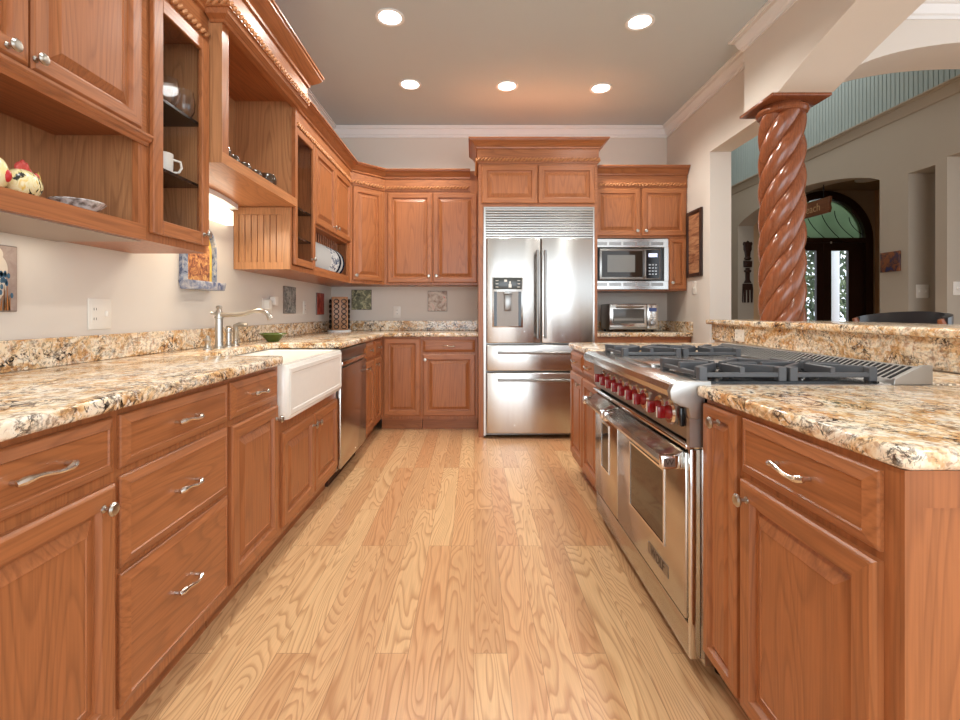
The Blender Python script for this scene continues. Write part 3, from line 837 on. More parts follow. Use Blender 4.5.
# peninsula worktops (near and far of the range)
def zslab(poly, name, label):
    return tag(MB().prism(poly, 'z', .866, .903, 0, .012, 3).build(name, GRAN), label, 'countertop')
zslab([(.666, 1.43), (.682, .775), (.695, .760), (1.64, .760), (1.655, .80), (1.700, 1.43)], 'granite_worktop', 'gold granite peninsula worktop nearest the camera, right of range')
zslab([(.67, 2.612), (1.775, 2.612), (1.825, 3.40), (.67, 3.40)], 'granite_worktop', 'gold granite worktop beyond the far end of range')
tag(MB().box(1.39, 1.68, 1.445, 2.60, .866, .903, 0, .004).build('granite_strip', GRAN, smooth=0), 'narrow granite strip between range and upright splash', 'countertop')
MBs = MB().box(1.40, 1.66, 1.445, 2.60, 0, .865)
struct(MBs, 'wall_behind_range', WALL, smooth=0)

# range
r = thing('range', 'wide stainless steel double oven range with red knobs', 'stove', (.69, 2.60, 0), RR)
RW = 1.165
MB().box(0, RW, .0, .68, .06, .885).build('body', SS, r, smooth=0)
for x in (.06, RW-.06):
    for y in (.08, .6): MB().lathe([(.02, 0), (.02, .06)], (x, y, 0), 'z', 12).build('foot', BLACK, r)
MB().box(.004, RW-.05, -.028, 0, .055, .155, 0, .004).build('kick_panel', SSH, r)
MB().box(RW-.048, RW-.028, -.030, 0, .06, .70, 0, .003).build('side_trim', CHROME, r)
def oven(x0, x1, wx0, wx1, wz0, wz1, label=None):
    d = MB().box(x0, x1, -.036, -.001, .168, .685, 0, .006).build('oven_door', SSH, r)
    mb = MB(); fw = .007
    mb.box(wx0-fw, wx0, -.041, -.036, wz0-fw, wz1+fw).box(wx1, wx1+fw, -.041, -.036, wz0-fw, wz1+fw).box(wx0, wx1, -.041, -.036, wz0-fw, wz0).box(wx0, wx1, -.041, -.036, wz1, wz1+fw)
    mb.build('window_frame', CHROME, d, smooth=0)
    MB().box(wx0, wx1, -.0385, -.036, wz0, wz1).build('oven_window', DARKGLASS, d, smooth=0)
    mb = MB()
    # handle: full-width rail with sloped shelf behind
    mb.prism([(-.036, .685), (-.036, .640), (-.070, .632), (-.098, .636), (-.104, .650), (-.098, .664), (-.07, .668)], 'x', x0+.012, x1-.012, 0, .003)
    h = mb.build('handle', SSH, d)
    MB().box(x1-.034, x1-.010, -.106, -.036, .628, .672, 0, .006).build('handle_cap', CHROME, h)
    MB().box(x0+.010, x0+.034, -.106, -.036, .628, .672, 0, .006).build('handle_cap', CHROME, h)
    return d, h
d1, h1 = oven(.01, .405, .15, .275, .34, .56)
d2, h2 = oven(.415, RW-.052, .60, .95, .325, .575)
EMB = paint('embossed dark mark', s2l((70, 62, 56)), .4)
MB().box(RW-.0625, RW-.0615, -.098, -.062, .637, .664).build('badge', SSD, h2, smooth=0)
text_mesh('badge_letter', 'W', .026, EMB, h2, (RW-.0615, -.080, .650), (PI/2, 0, PI/2), .001)
MB().box(.80, .985, -.0375, -.036, .222, .262).build('name_plate', SSD, d2, smooth=0)
text_mesh('name_text', 'WOLF', .045, EMB, d2, (.892, -.0378, .241), (PI/2, 0, 0), .0008)
# control panel
mb = MB().prism([(0, .715), (-.028, .722), (-.034, .728), (-.044, .85), (0, .86)], 'x', .004, RW-.03)
cp = mb.build('control_panel', SSD, r, smooth=0)
MB().box(.004, RW-.03, -.044, .0, .700, .716, 0, .003).build('drip_lip', CHROME, cp)
mb = MB().prism([(.02, .848), (-.070, .850), (-.092, .862), (-.098, .880), (-.090, .898), (-.070, .908), (.02, .908)], 'x', .0, RW-.0245, 0, .002)
mb.build('bull_nose', SSH, r)
mb = MB().prism([(.02, .80), (-.042, .80), (-.048, .832), (-.075, .838), (-.100, .858), (-.104, .882), (-.094, .902), (-.070, .912), (.02, .912)], 'x', RW-.024, RW, 0, .003)
mb.box(RW-.022, RW, -.045, .0, .715, .80)
mb.build('end_cap', SATIN, r)
def knob(x, big=True):
    k = MB().lathe([(.041, 0), (.042, .006), (.036, .013), (.030, .013)], (x, -.036, .790), '-y', 24).build('knob_bezel', CHROME, cp)
    mb = MB().lathe([(.024, .012), (.021, .022), (.015, .027), (0, .027)], (x, -.036, .790), '-y', 20)
    mb.box(x-.0075, x+.0075, -.086, -.060, .769, .811, 0, .005)
    mb.build('red_knob', RED, k)
    MB().box(x-.0035, x+.0035, -.0875, -.0865, .772, .808).build('pointer', PLASTIC, k, smooth=0)
for y in (1.585, 1.675, 1.82, 1.915, 2.01, 2.105, 2.20, 2.30, 2.40): knob(2.60-y)
MB().box(RW-.075, RW-.048, -.052, -.038, .765, .825, 0, .004).build('rocker_switch', BLACK, cp)
mb = MB()
for y in (1.585, 1.675, 1.82, 1.915, 2.01, 2.105, 2.20, 2.30, 2.40): mb.box(2.60-y-.02, 2.60-y+.02, -.0455, -.043, .838, .845)
mb.build('indicator_marks', CHROME, cp, smooth=0)
# cooktop
MB().box(.002, RW-.004, -.06, .679, .886, .902, 0, .003).build('cooktop', SSH, r, smooth=0)
for a, b in ((.04, .36), (RW-.37, RW-.045)): MB().box(a, b, .01, .56, .902, .906).build('burner_tray', BLACK, r, smooth=0)
g = MB().box(.40, .75, -.005, .57, .902, .918, 0, .003).build('griddle', SS, r)
MB().box(.40, .75, -.045, -.006, .902, .912, 0, .002).build('grease_trough', SSD, r)
def grate(x0, y0, w, d):
    mb = MB(); z0, z1 = .906, .950; t = .014
    for a in (x0+.003, x0+w-t-.003): mb.box(a, a+t, y0+.004, y0+d-.004, .918, .932, 0, .002, 1)
    for a in (y0+.003, y0+d-t-.003): mb.box(x0+t, x0+w-t, a, a+t, .9185, .9315, 0, .002, 1)
    cx, cy = x0+w/2, y0+d/2
    for k in range(8):
        a = k*PI/4; ca, sa = math.cos(a), math.sin(a)
        L = min(w/2/abs(ca) if abs(ca) > .1 else 9, d/2/abs(sa) if abs(sa) > .1 else 9)-.004
        nx, ny = -sa*t/2, ca*t/2; r0 = .032
        q = [(cx+ca*r0+nx, cy+sa*r0+ny), (cx+ca*r0-nx, cy+sa*r0-ny), (cx+ca*L-nx, cy+sa*L-ny), (cx+ca*L+nx, cy+sa*L+ny)]
        mb.prism(q, 'z', .922, z1, 0, .002, 1)
    for sx in (0, 1):
        for sy in (0, 1): mb.box(x0+sx*(w-t*1.8), x0+sx*(w-t*1.8)+t*1.8, y0+sy*(d-t*1.8), y0+sy*(d-t*1.8)+t*1.8, z0, z1, 0, .002, 1)
    o = mb.build('burner_grate', IRON, r, smooth=0)
    MB().lathe([(.055, .906), (.052, .914), (.035, .916), (.033, .921), (0, .9215)], (cx, cy, 0), 'z', 20).build('burner_cap', BLACK, o)
for gx in (.05, RW-.36):
    for gy in (.005, .285): grate(gx, gy, .315, .27)
# vented riser
mb = MB().prism([(.575, .902), (.58, .914), (.655, .952), (.68, .952), (.68, .902)], 'x', 0, RW-.012)
mb.prism([(.565, .902), (.570, .920), (.652, .960), (.682, .960), (.682, .902)], 'x', RW-.012, RW, 0, .001)
rs = mb.build('vent_riser', SATIN, r, smooth=0)
mb = MB()
for k in range(50):
    x = .012+k*.0226
    mb.prism([(.5835, .9162), (.584, .9178), (.651, .9518), (.6515, .9500)], 'x', x, x+.011)
mb.build('vent_slots', VOID, rs, smooth=0)

# twisted column on the bar
c = thing('twisted_column', 'mahogany rope-twist column standing on the granite bar', 'column', (2.075, 3.235, 1.062))
mb = MB(); N = 80; H = 120; R0 = .140; NS = 5; PT = .95; rows = []
for j in range(H+1):
    z = 1.372*j/H; row = []
    for k in range(N):
        u = 2*PI*k/N; q = abs(math.sin(NS/2*u)); th = u+2*PI*z/PT
        rr_ = R0*(.80+.20*q**.75)
        row.append(mb.bm.verts.new((rr_*math.cos(th), rr_*math.sin(th), z)))
    rows.append(row)
for A, B in zip(rows, rows[1:]):
    for k in range(N): mb.face([A[k], A[(k+1) % N], B[(k+1) % N], B[k]])
mb.face(rows[0][::-1]); mb.face(rows[-1])
mb.build('shaft', COLW, c, smooth=50)
MB().lathe([(.12, 1.365), (.145, 1.375), (.156, 1.392), (.152, 1.41), (.135, 1.425), (.13, 1.434)], (0, 0, 0), 'z', 32).build('collar', COLW, c)
MB().box(-.182, .198, -.19, .19, 1.434, 1.4525, 0, .003).build('capital_board', COLW, c)

# ------------------------------------------------------------------ recessed ceiling lights
def can(x, y, label):
    c = thing('recessed_light', label, 'ceiling light', (x, y, CZ), 0, 'recessed lights in the kitchen ceiling')
    MB().lathe([(.074, -.001), (.096, -.001), (.097, -.006), (.090, -.009), (.074, -.004)], (0, 0, 0), 'z', 32).build('trim_ring', TRIM, c)
    MB().lathe([(.074, -.0045), (.045, -.003), (0, -.0025)], (0, 0, 0), 'z', 28).build('bulb', LAMP, c)
    l = bpy.data.lights.new('can_light', 'SPOT'); l.energy = 52; l.spot_size = math.radians(150); l.spot_blend = .6
    l.color = (.97, .96, .91); l.shadow_soft_size = .07
    o = bpy.data.objects.new('can_light', l); C.objects.link(o); o.location = (0, 0, -.02); o.parent = c
for x, y, lb in ((-.558, 3.19, 'lit recessed ceiling light, nearest on the left'), (1.12, 3.24, 'lit recessed ceiling light, nearest on the right'), (-.55, 4.13, 'lit recessed ceiling light, left of the far row of three'),
                 (.286, 4.16, 'lit recessed ceiling light, middle of the far row of three'), (1.11, 4.20, 'lit recessed ceiling light, right of the far row of three')): can(x, y, lb)

# sconce over the sink
c = thing('valance_light', 'glowing white arched wall light above the sink', 'wall light', (-1.519, 2.60, 1.605))
mb = MB(); pts = []
n = 16
outer = [(-.38, 0)]+[(-.38+.76*k/n, .055+.05*math.sin(PI*k/n)) for k in range(n+1)]+[(.38, 0)]
mb.prism([(p[1], p[0]) for p in outer], 'z', .150, .178)
mb.build('canopy', TRIM, c)
lens = [(-.35, 0)]+[(-.35+.70*k/n, .040+.045*math.sin(PI*k/n)) for k in range(n+1)]+[(.35, 0)]
MB().prism([(p[1], p[0]) for p in lens], 'z', .045, .128).build('lamp_lens', FLUOR, c)
o = area('sink_lamp', (-1.36, 2.55, 1.62), (0, math.radians(-20), 0), .16, .6, 2.4, (1, .86, .64))

o = area('under_cabinet_lamp', (-1.42, 1.25, 1.37), (0, 0, 0), .05, .9, .5, (1, .9, .75))

# ------------------------------------------------------------------ faucet set
GF = None
f = thing('faucet', 'brushed nickel bridge faucet with curved spout behind sink', 'faucet', (-1.37, 2.58, .925))
MB().lathe([(.030, 0), (.030, .006), (.022, .010), (.019, .03), (.019, .16), (.023, .163), (.023, .17), (.017, .175), (.016, .20), (.013, .205), (.012, .212), (.017, .218), (.014, .228), (0, .232)], (0, 0, 0), 'z', 22).build('post', NICKEL, f)
pts = [(0, 0, .180), (.04, 0, .179), (.09, 0, .179), (.14, 0, .185), (.18, 0, .197), (.215, 0, .204), (.245, 0, .198), (.265, 0, .180), (.276, 0, .156)]
MB().tube(pts, [.013, .012, .011, .011, .011, .012, .012, .013, .016], 14).build('spout', NICKEL, f)
MB().tube([(0, 0, .187), (-.03, 0, .187), (-.042, 0, .19)], [.008, .006, .009], 10).build('handle', NICKEL, f)
f = thing('mixer_valve', 'short nickel valve post with ball cap beside faucet', 'faucet handle', (-1.37, 2.68, .925))
MB().lathe([(.024, 0), (.024, .006), (.016, .010), (.014, .08), (.018, .085), (.018, .10), (.010, .108), (.012, .118), (0, .122)], (0, 0, 0), 'z', 20).build('post', NICKEL, f)
MB().tube([(0, 0, .094), (.0, -.04, .102)], [.006, .004], 8).build('lever', NICKEL, f)
f = thing('side_sprayer', 'nickel side sprayer with angled head, right of faucet', 'sprayer', (-1.37, 2.76, .925))
MB().lathe([(.024, 0), (.024, .006), (.015, .012), (.013, .09), (.016, .095)], (0, 0, 0), 'z', 18).build('holder', NICKEL, f)
MB().tube([(0, 0, .09), (0, 0, .115), (.02, 0, .124), (.065, 0, .118)], [.014, .015, .014, .011], 12).build('spray_head', NICKEL, f)
f = thing('soap_dispenser', 'small nickel soap pump left of faucet', 'soap dispenser', (-1.37, 2.47, .925))
MB().lathe([(.023, 0), (.023, .006), (.014, .012), (.013, .04), (.018, .05), (.010, .062), (.010, .072), (0, .075)], (0, 0, 0), 'z', 18).build('pump', NICKEL, f)
# green bowl
c = tag(MB().lathe([(.0, .001), (.035, .001), (.04, .008), (.075, .045), (.09, .052), (.088, .056), (.07, .05), (.03, .014), (0, .010)], (0, 0, 0), 'z', 28).build('green_bowl', glossy('olive green glaze', s2l((84, 100, 44)), .2), None, (-1.318, 3.15, .925)), 'small olive green bowl on granite behind the sink', 'bowl')
# carousel rack
c = thing('spice_carousel', 'tall wooden pod carousel with black wire loops in back corner', 'rack', (-1.345, 4.80, .925))
MB().lathe([(.115, 0), (.115, .012), (.10, .016), (0, .016)], (0, 0, 0), 'z', 30).build('base', TRIM, c)
MB().box(-.075, .075, -.075, .075, .016, .345, 0, .003).build('wood_core', OAK, c, rot=(0, 0, .35))
mb = MB(); R = Matrix.Rotation(.35, 3, 'Z')
for side in range(4):
    M = R @ Matrix.Rotation(side*PI/2, 3, 'Z')
    for q in (-.036, .036):
        for k in range(6):
            pts = [M @ Vector((q+.023*math.cos(a), -.083-.010*math.sin(a/2), .05+k*.05+.021*math.sin(a))) for a in [2*PI*i/10 for i in range(11)]]
            mb.tube(pts, .0045, 5)
mb.build('wire_loops', BLACK, c)

# ------------------------------------------------------------------ wall plates
def outlet(name, loc, rz, w, h, label, kind='outlet'):
    o = thing(name, label, 'outlet' if kind == 'outlet' else 'switch', loc, rz)
    MB().box(-w/2, w/2, -.006, 0, -h/2, h/2, 0, .002).build('cover_plate', PLASTIC, o)
    n = max(1, int(round(w/.06)))
    for k in range(n):
        x = -w/2+w*(k+.5)/n
        if kind == 'outlet' and not (n == 2 and k == 1):
            MB().box(x-.017, x+.017, -.008, -.006, -h*.3, h*.3, 0, .001, 1).build('socket', PLASTIC, o)
            mb = MB()
            for z in (-h*.16, h*.16):
                for q in (-.006, .006): mb.box(x+q-.0012, x+q+.0012, -.0084, -.008, z-.005, z+.005)
            mb.build('slots', VOID, o, smooth=0)
        else:
            MB().box(x-.005, x+.005, -.016, -.006, -.011, .011, 0, .002).build('toggle', PLASTIC, o)
    return o
outlet('outlet', (-1.5195, 1.945, 1.112), RL, .118, .122, 'white double outlet and switch plate on left wall')
outlet('outlet', (-1.5195, 3.52, 1.165), RL, .16, .105, 'white outlet plate with chargers behind the green bowl')
o = outlet('outlet', (-1.5195, 4.30, 1.16), RL, .075, .115, 'white outlet plate between grey and red tiles on left wall')
outlet('outlet', (-.82, 5.1095, 1.12), 0, .075, .12, 'white outlet on the back wall between two picture tiles')
outlet('light_switch', (2.0545, 4.47, 1.345), RR, .075, .12, 'white switch below the framed picture on right wall', 'switch')
y = 3.30
outlet('outlet', (bl(y)-.0005, y, .958), RR-BA, .125, .082, 'white outlet cover in the granite splash behind the range')
for i, y in enumerate((3.47, 3.58)):
    o = tag(MB().box(0, .045, -.03, .03, -.03, .035, 0, .006).build('plug_charger', PLASTIC, None, (-1.5135, y, 1.17+.03*i)), ['white plug charger, left in outlet behind green bowl', 'white plug charger, right in outlet behind green bowl'][i], 'plug')

# ------------------------------------------------------------------ wall art
def tile(name, loc, rz, w, h, mat, label, cat='wall tile', th=.012, edge=None):
    o = thing(name, label, cat, loc, rz)
    MB().box(-w/2, w/2, -th, 0, -h/2, h/2, 0, .003).build('tile_body', edge or paint('grey glazed edge', s2l((132, 118, 110)), .3), o)
    MB().box(-w/2+.004, w/2-.004, -th-.0012, -th, -h/2+.004, h/2-.004).build('painted_face', mat, o, smooth=0)
    return o
# duck tile
DT = tile('duck_tile', (-1.5195, 1.478, 1.228), RL, .215, .215, speckle('blotchy mauve sky', [(.3, (150, 128, 120)), (.6, (178, 160, 148))], 14), 'hand-painted white duck tile on left wall, cut by photo edge')
mb = MB(); q = -.0145
def blob(mb, cx, cz, rx, rz_, y, th=.0025, n=22, mi=0):
    return mb.prism([(cx+rx*math.cos(2*PI*k/n), cz+rz_*math.sin(2*PI*k/n)) for k in range(n)], 'y', y, y-th, mi)
blob(mb, .02, .075, .035, .028, q+.001); blob(mb, -.0, -.015, .066, .07, q+.0012); blob(mb, .02, .03, .05, .05, q+.0008)
mb.build('duck', paint('duck white', s2l((222, 208, 190)), .4), DT, smooth=0)
mb = MB()
for k in range(40):
    x = -.1+.2*random.random(); h = .03+.05*random.random()*(1+x*4); t = .012*(random.random()-.5)
    mb.prism([(x-.002, -.103), (x+.003, -.103), (x+t, -.103+h)], 'y', q-.0016, q-.0026, k % 2)
mb.build('grass', [paint('orange reed paint', s2l((176, 110, 56)), .4), paint('brown reed paint', s2l((96, 72, 50)), .4)], DT, smooth=0)
mb = MB()
for k in range(14): blob(mb, .045+.045*random.random(), .02-.075*random.random(), .005, .009, q-.0016, .001, 7)
mb.build('blue_feathers', paint('blue feather paint', s2l((70, 104, 128)), .4), DT, smooth=0)
mb = blob(MB(), .01, .083, .004, .004, q-.0022, .001); mb.build('eye', VOID, DT, smooth=0)
tile('picture_tile', (-1.5195, 3.94, 1.218), RL, .25, .22, speckle('grey blue painted tile', [(.3, (50, 52, 54)), (.45, (110, 112, 112)), (.6, (170, 168, 160)), (.75, (104, 138, 164))], 26), 'grey-blue painted tile on left wall above the green bowl')
tile('picture_tile', (-1.5195, 4.72, 1.20), RL, .22, .215, speckle('red painted tile', [(.3, (110, 34, 26)), (.5, (178, 62, 44)), (.7, (206, 120, 90))], 12), 'red painted tile on left wall beside the back corner')
tile('picture_tile', (-1.195, 5.1095, 1.25), 0, .215, .215, speckle('olive landscape tile', [(.3, (62, 62, 48)), (.5, (122, 122, 92)), (.62, (196, 190, 150)), (.75, (150, 150, 84))], 22), 'olive landscape tile on back wall behind wooden carousel')
tile('picture_tile', (-.388, 5.1095, 1.235), 0, .205, .215, speckle('pink white swirled tile', [(.3, (120, 92, 84)), (.45, (176, 152, 134)), (.6, (218, 206, 190)), (.75, (214, 110, 104))], 16), 'pink and white swirled tile on back wall near refrigerator')
# arched ceramic niche
c = thing('ceramic_niche', 'arched hand-painted ceramic wall niche hanging left of faucet', 'wall decoration', (-1.5195, 2.615, 1.285), RL)
def archpts(w, h, n=14):
    pts = [(-w/2, 0), (w/2, 0), (w/2, h-w/2)]
    for k in range(1, n): pts.append((w/2*math.cos(PI*k/n), h-w/2+w/2*math.sin(PI*k/n)))
    return pts+[(-w/2, h-w/2)]
MB().prism(archpts(.29, .315), 'y', -.018, 0, 0, .004).build('back_plate', speckle('blue grey glaze', [(.35, (70, 84, 116)), (.55, (160, 166, 180)), (.7, (210, 204, 194))], 20, rough=.25), c)
MB().prism(archpts(.262, .296), 'y', -.0205, -.0182).build('yellow_border', speckle('yellow glaze', [(.3, (216, 170, 60)), (.7, (240, 206, 110))], 12, rough=.25), c)
pa = archpts(.29, .315); pi_ = archpts(.27, .302)
mb = MB()
A = [mb.bm.verts.new((p[0], -.042, p[1])) for p in pa]; B = [mb.bm.verts.new((p[0], -.042, p[1]+.004)) for p in pi_]
A2 = [mb.bm.verts.new((p[0], -.0185, p[1])) for p in pa]; B2 = [mb.bm.verts.new((p[0], -.0185, p[1]+.004)) for p in pi_]
for k in range(len(pa)):
    j = (k+1) % len(pa)
    mb.face([A[k], A[j], B[j], B[k]]); mb.face([A2[k], A2[j], A[j], A[k]]); mb.face([B[k], B[j], B2[j], B2[k]])
mb.build('rim', speckle('blue white glaze', [(.35, (60, 76, 110)), (.5, (150, 160, 178)), (.7, (214, 208, 196))], 20, rough=.25), c)
MB().prism(archpts(.205, .265), 'y', -.0225, -.0207).build('painted_scene', speckle('village scene glaze', [(.3, (40, 40, 44)), (.42, (130, 74, 60)), (.55, (190, 130, 84)), (.68, (222, 186, 120)), (.8, (84, 100, 60))], 34, rough=.3), c)
MB().prism([(-.155, .0), (.155, .0), (.135, -.045), (-.135, -.045)], 'y', -.095, 0, 0, .008).build('basin_shelf', speckle('blue sponge glaze', [(.35, (84, 98, 136)), (.55, (168, 170, 180)), (.75, (226, 220, 206))], 22, rough=.25), c)
# framed picture on the right wall
c = thing('framed_picture', 'dark-framed brown picture on right wall beside the cabinets', 'picture', (2.0545, 4.455, 1.755), RR)
mb = MB()
mb.box(-.15, -.115, -.022, 0, -.31, .31, 0, .004).box(.115, .15, -.022, 0, -.31, .31, 0, .004).box(-.115, .115, -.022, 0, .275, .31, 0, .004).box(-.115, .115, -.022, 0, -.31, -.275, 0, .004)
mb.build('frame', DARKW, c)
MB().box(-.115, .115, -.010, -.002, -.275, .275).build('print', speckle('brown plaid print', [(.35, (120, 72, 48)), (.5, (176, 120, 84)), (.65, (198, 152, 112))], 5, stretch=(1, 1, 6)), c, smooth=0)

# ------------------------------------------------------------------ shelf contents
# rooster figurine pair on the near cubby shelf (z 1.436)
c = thing('rooster_dish', 'painted ceramic rooster with red comb in the open cubby', 'figurine', (-1.275, 1.355, 1.437), 0)
c.scale = (.75, .62, .95)
CR = speckle('cream black yellow glaze', [(.42, (40, 40, 34)), (.47, (226, 210, 150)), (.6, (238, 224, 180)), (.72, (226, 186, 84))], 30, 2, .25)
mb = MB().ell((0, 0, .045), (.05, .085, .045), None, 20, 12); mb.build('body', CR, c)
MB().ell((.0, -.13, .055), (.042, .05, .05), None, 18, 10).build('head', speckle('cream yellow glaze', [(.4, (236, 216, 150)), (.7, (240, 228, 196))], 14, rough=.25), c)
mb = MB()
for k in range(6): mb.ell((0, -.02+k*.018, .095+.012*math.sin(k*1.2)-.003*k), (.010, .014, .018), Matrix.Rotation(.4*k-1, 3, 'X'), 8, 6)
mb.build('comb', paint('coral red glaze', s2l((206, 84, 76)), .3), c)
MB().ell((.035, -.115, .05), (.012, .018, .018), None, 12, 8).build('red_spot', paint('red cheek glaze', s2l((196, 46, 48)), .3), c)
MB().lathe([(.014, 0), (.008, .03), (0, .05)], (0, .08, .05), 'z', 10).build('beak', paint('yellow glaze', s2l((214, 180, 84)), .3), c)
c = tag(MB().lathe([(0, 0), (.045, 0), (.05, .006), (.072, .026), (.078, .032), (.074, .036), (.045, .010), (0, .006)], (0, 0, 0), 'z', 20).build('glass_dish', CUT, None, (-1.27, 1.535, 1.4365)), 'cut clear glass dish in the open cubby beside rooster', 'dish')
# tumblers behind the glass door: shelves at z 1.677 and 1.922
def tumbler(x, y, z, label):
    o = MB().lathe([(0, 0), (.026, 0), (.040, .03), (.043, .06), (.036, .11), (.0335, .11), (.040, .06), (.037, .03), (.024, .005), (0, .004)], (0, 0, 0), 'z', 20).build('stemless_glass', CLEAR, None, (x, y, z))
    return tag(o, label, 'glass', 'glasses behind the near glass door')
tumbler(-1.235, 1.935, 1.9473, 'clear stemless glass on upper smoked shelf, nearer the left door stile')
tumbler(-1.235, 2.045, 1.9473, 'clear stemless glass on upper smoked shelf, right one')
c = thing('mug', 'white mug on lower smoked shelf behind the glass door', 'mug', (-1.285, 1.975, 1.6772), -1.0)
MB().lathe([(0, 0), (.036, 0), (.041, .008), (.042, .095), (.038, .095), (.037, .01), (0, .008)], (0, 0, 0), 'z', 22).build('cup', WHITE, c)
MB().tube([(0, .04, .075), (0, .066, .07), (0, .07, .045), (0, .06, .025), (0, .04, .022)], .005, 8).build('handle', WHITE, c)
# dark little bowls on the bridge shelf
BOWL = glossy('dark bronze glass', s2l((70, 52, 38)), .1, 0, .7)
labs = ['dark glass bowl on bridge shelf, first at the left end', 'dark glass bowl on bridge shelf, second from left', 'dark glass bowl on bridge shelf, middle one', 'dark glass bowl on bridge shelf, fourth from left', 'larger round amber glass bowl at the right end of bridge shelf']
for k, y in enumerate((2.262, 2.375, 2.495, 2.625, 2.775)):
    sc = 1.25 if k == 4 else (1.15 if k == 0 else .9)
    o = MB().lathe([(0, 0), (.026*sc, 0), (.044*sc, .02*sc), (.046*sc, .04*sc), (.036*sc, .062*sc), (.033*sc, .062*sc), (.042*sc, .04*sc), (.04*sc, .022*sc), (0, .006)], (0, 0, 0), 'z', 20).build('glass_bowl', BOWL, None, (-1.20, y, 1.8355))
    tag(o, labs[k], 'bowl', 'bowls on the bridge shelf')
# small things behind the narrow glass door
c = tag(MB().lathe([(0, 0), (.022, 0), (.024, .10), (.010, .13), (.010, .17), (0, .17)], (0, 0, 0), 'z', 14).build('dark_bottle', BLACK, None, (-1.25, 3.25, 1.8225)), 'dark bottle on upper shelf behind the narrow glass door', 'bottle')
# plates in the rack
PL = glossy('white plate glaze', s2l((214, 211, 206)), .2)
PB = speckle('blue patterned plate', [(.4, (90, 100, 124)), (.5, (226, 224, 220)), (.7, (238, 236, 232))], 30, 2, .2)
PN = glossy('navy plate glaze', s2l((34, 38, 54)), .15)
plate0 = None
for k in range(15):
    mat = PL if k < 8 else (PB if k < 12 else (PN if k in (12, 14) else PL))
    kind = 'white' if k < 8 or k == 13 else ('blue-patterned' if k < 12 else 'navy-edged')
    mb = MB().lathe([(0, 0), (.075, 0), (.085, .004), (.125, .014), (.127, .017), (.122, .017), (.083, .008), (0, .005)], (0, 0, 0), 'z', 36)
    pos = ['first', 'second', 'third', 'fourth', 'fifth', 'sixth', 'seventh', 'eighth', 'ninth', 'tenth', 'eleventh', 'twelfth', 'thirteenth', 'fourteenth', 'last'][k]
    o = mb.build('plate', mat, None, (-1.276, 3.505+k*.0555, 1.5475), (PI/2, 0, 0))
    tag(o, '%s plate standing in the plate rack, %s from the left end' % (kind, pos) if k < 14 else 'navy-edged plate standing last at the right end of the plate rack', 'plate', 'plates in the plate rack')

# ------------------------------------------------------------------ living room beyond the bar
# bar stool
c = thing('bar_stool', 'bar stool with black leather back behind the granite bar', 'chair', (2.40, 2.75, 0), 0)
mb = MB(); n = 18
def arc(k, off=0):
    a = math.radians(-82+164*k/n); return ((.15+off)*math.cos(a), (.265+off)*math.sin(a))
vA, vB = [], []
for z, top in ((.84, 0), (.95, 0), (1.05, .004), (1.088, .026), (1.094, .030)):
    rowA, rowB = [], []
    for k in range(n+1):
        u = -1+2*k/n; x, y = arc(k); x2, y2 = arc(k, .032)
        rowA.append(mb.bm.verts.new((x, y, z+top*(1-u*u)))); rowB.append(mb.bm.verts.new((x2, y2, z+top*(1-u*u)-(.004 if z > 1.085 else 0))))
    vA.append(rowA); vB.append(rowB)
J = len(vA)-1
for j in range(J):
    for k in range(n):
        mb.face([vA[j][k+1], vA[j][k], vA[j+1][k], vA[j+1][k+1]]); mb.face([vB[j][k], vB[j][k+1], vB[j+1][k+1], vB[j+1][k]])
    mb.face([vA[j][0], vB[j][0], vB[j+1][0], vA[j+1][0]]); mb.face([vB[j][n], vA[j][n], vA[j+1][n], vB[j+1][n]])
for k in range(n):
    mb.face([vA[J][k+1], vA[J][k], vB[J][k], vB[J][k+1]]); mb.face([vA[0][k], vA[0][k+1], vB[0][k+1], vB[0][k]])
mb.build('backrest', LEATHER, c)
MB().lathe([(0, .70), (.18, .70), (.195, .72), (.195, .76), (.17, .785), (0, .79)], (0, 0, 0), 'z', 28).build('seat', LEATHER, c)
for a in (45, 135, 225, 315):
    x, y = math.cos(math.radians(a)), math.sin(math.radians(a))
    MB().tube([(.20*x, .20*y, 0), (.13*x, .13*y, .70)], [.016, .02], 8).build('leg', COLW, c)
for k in (0, n):
    x, y = arc(k, .016); MB().tube([(x*.6-.02, y*.62, .74), (x-.008, y*.97, .84), (x-.012, y, 1.06), (x-.02, y, 1.082)], [.016, .018, .019, .014], 8).build('arm_post', COLW, c)
MB().lathe([(.165, .22), (.177, .22), (.177, .235), (.165, .235), (.165, .22)], (0, 0, 0), 'z', 28).build('foot_ring', NICKEL, c)

# big wooden fork
c = thing('wall_fork', 'oversized dark wooden fork hanging on the entry wall', 'wall decoration', (4.345, 7.638, 1.27))
mb = MB()
mb.prism([(-.075, .30), (.075, .30), (.085, .22), (.075, .0), (.055, .0), (.050, .20), (.026, .20), (.024, .0), (-.0, .0), (-.004, .20), (-.028, .20), (-.030, 0), (-.054, 0), (-.056, .2), (-.066, .2), (-.075, .0), (-.085, .02)], 'y', -.025, 0, 0, .004)
mb.build('tines', DARKW, c)
mb = MB().prism([(-.06, .31), (.06, .31), (.03, .36), (.028, .55), (-.028, .55), (-.03, .36)], 'y', -.03, 0, 0, .004)
mb.prism([(-.06, .56), (.06, .56), (.065, .66), (-.065, .66)], 'y', -.04, 0, 0, .008)
mb.prism([(-.03, .67), (.03, .67), (.045, .80), (.062, .84), (.06, .90), (.075, .93), (.06, .965), (.03, .955), (0, .985), (-.03, .955), (-.06, .965), (-.075, .93), (-.06, .90), (-.062, .84), (-.045, .80)], 'y', -.03, 0, 0, .006)
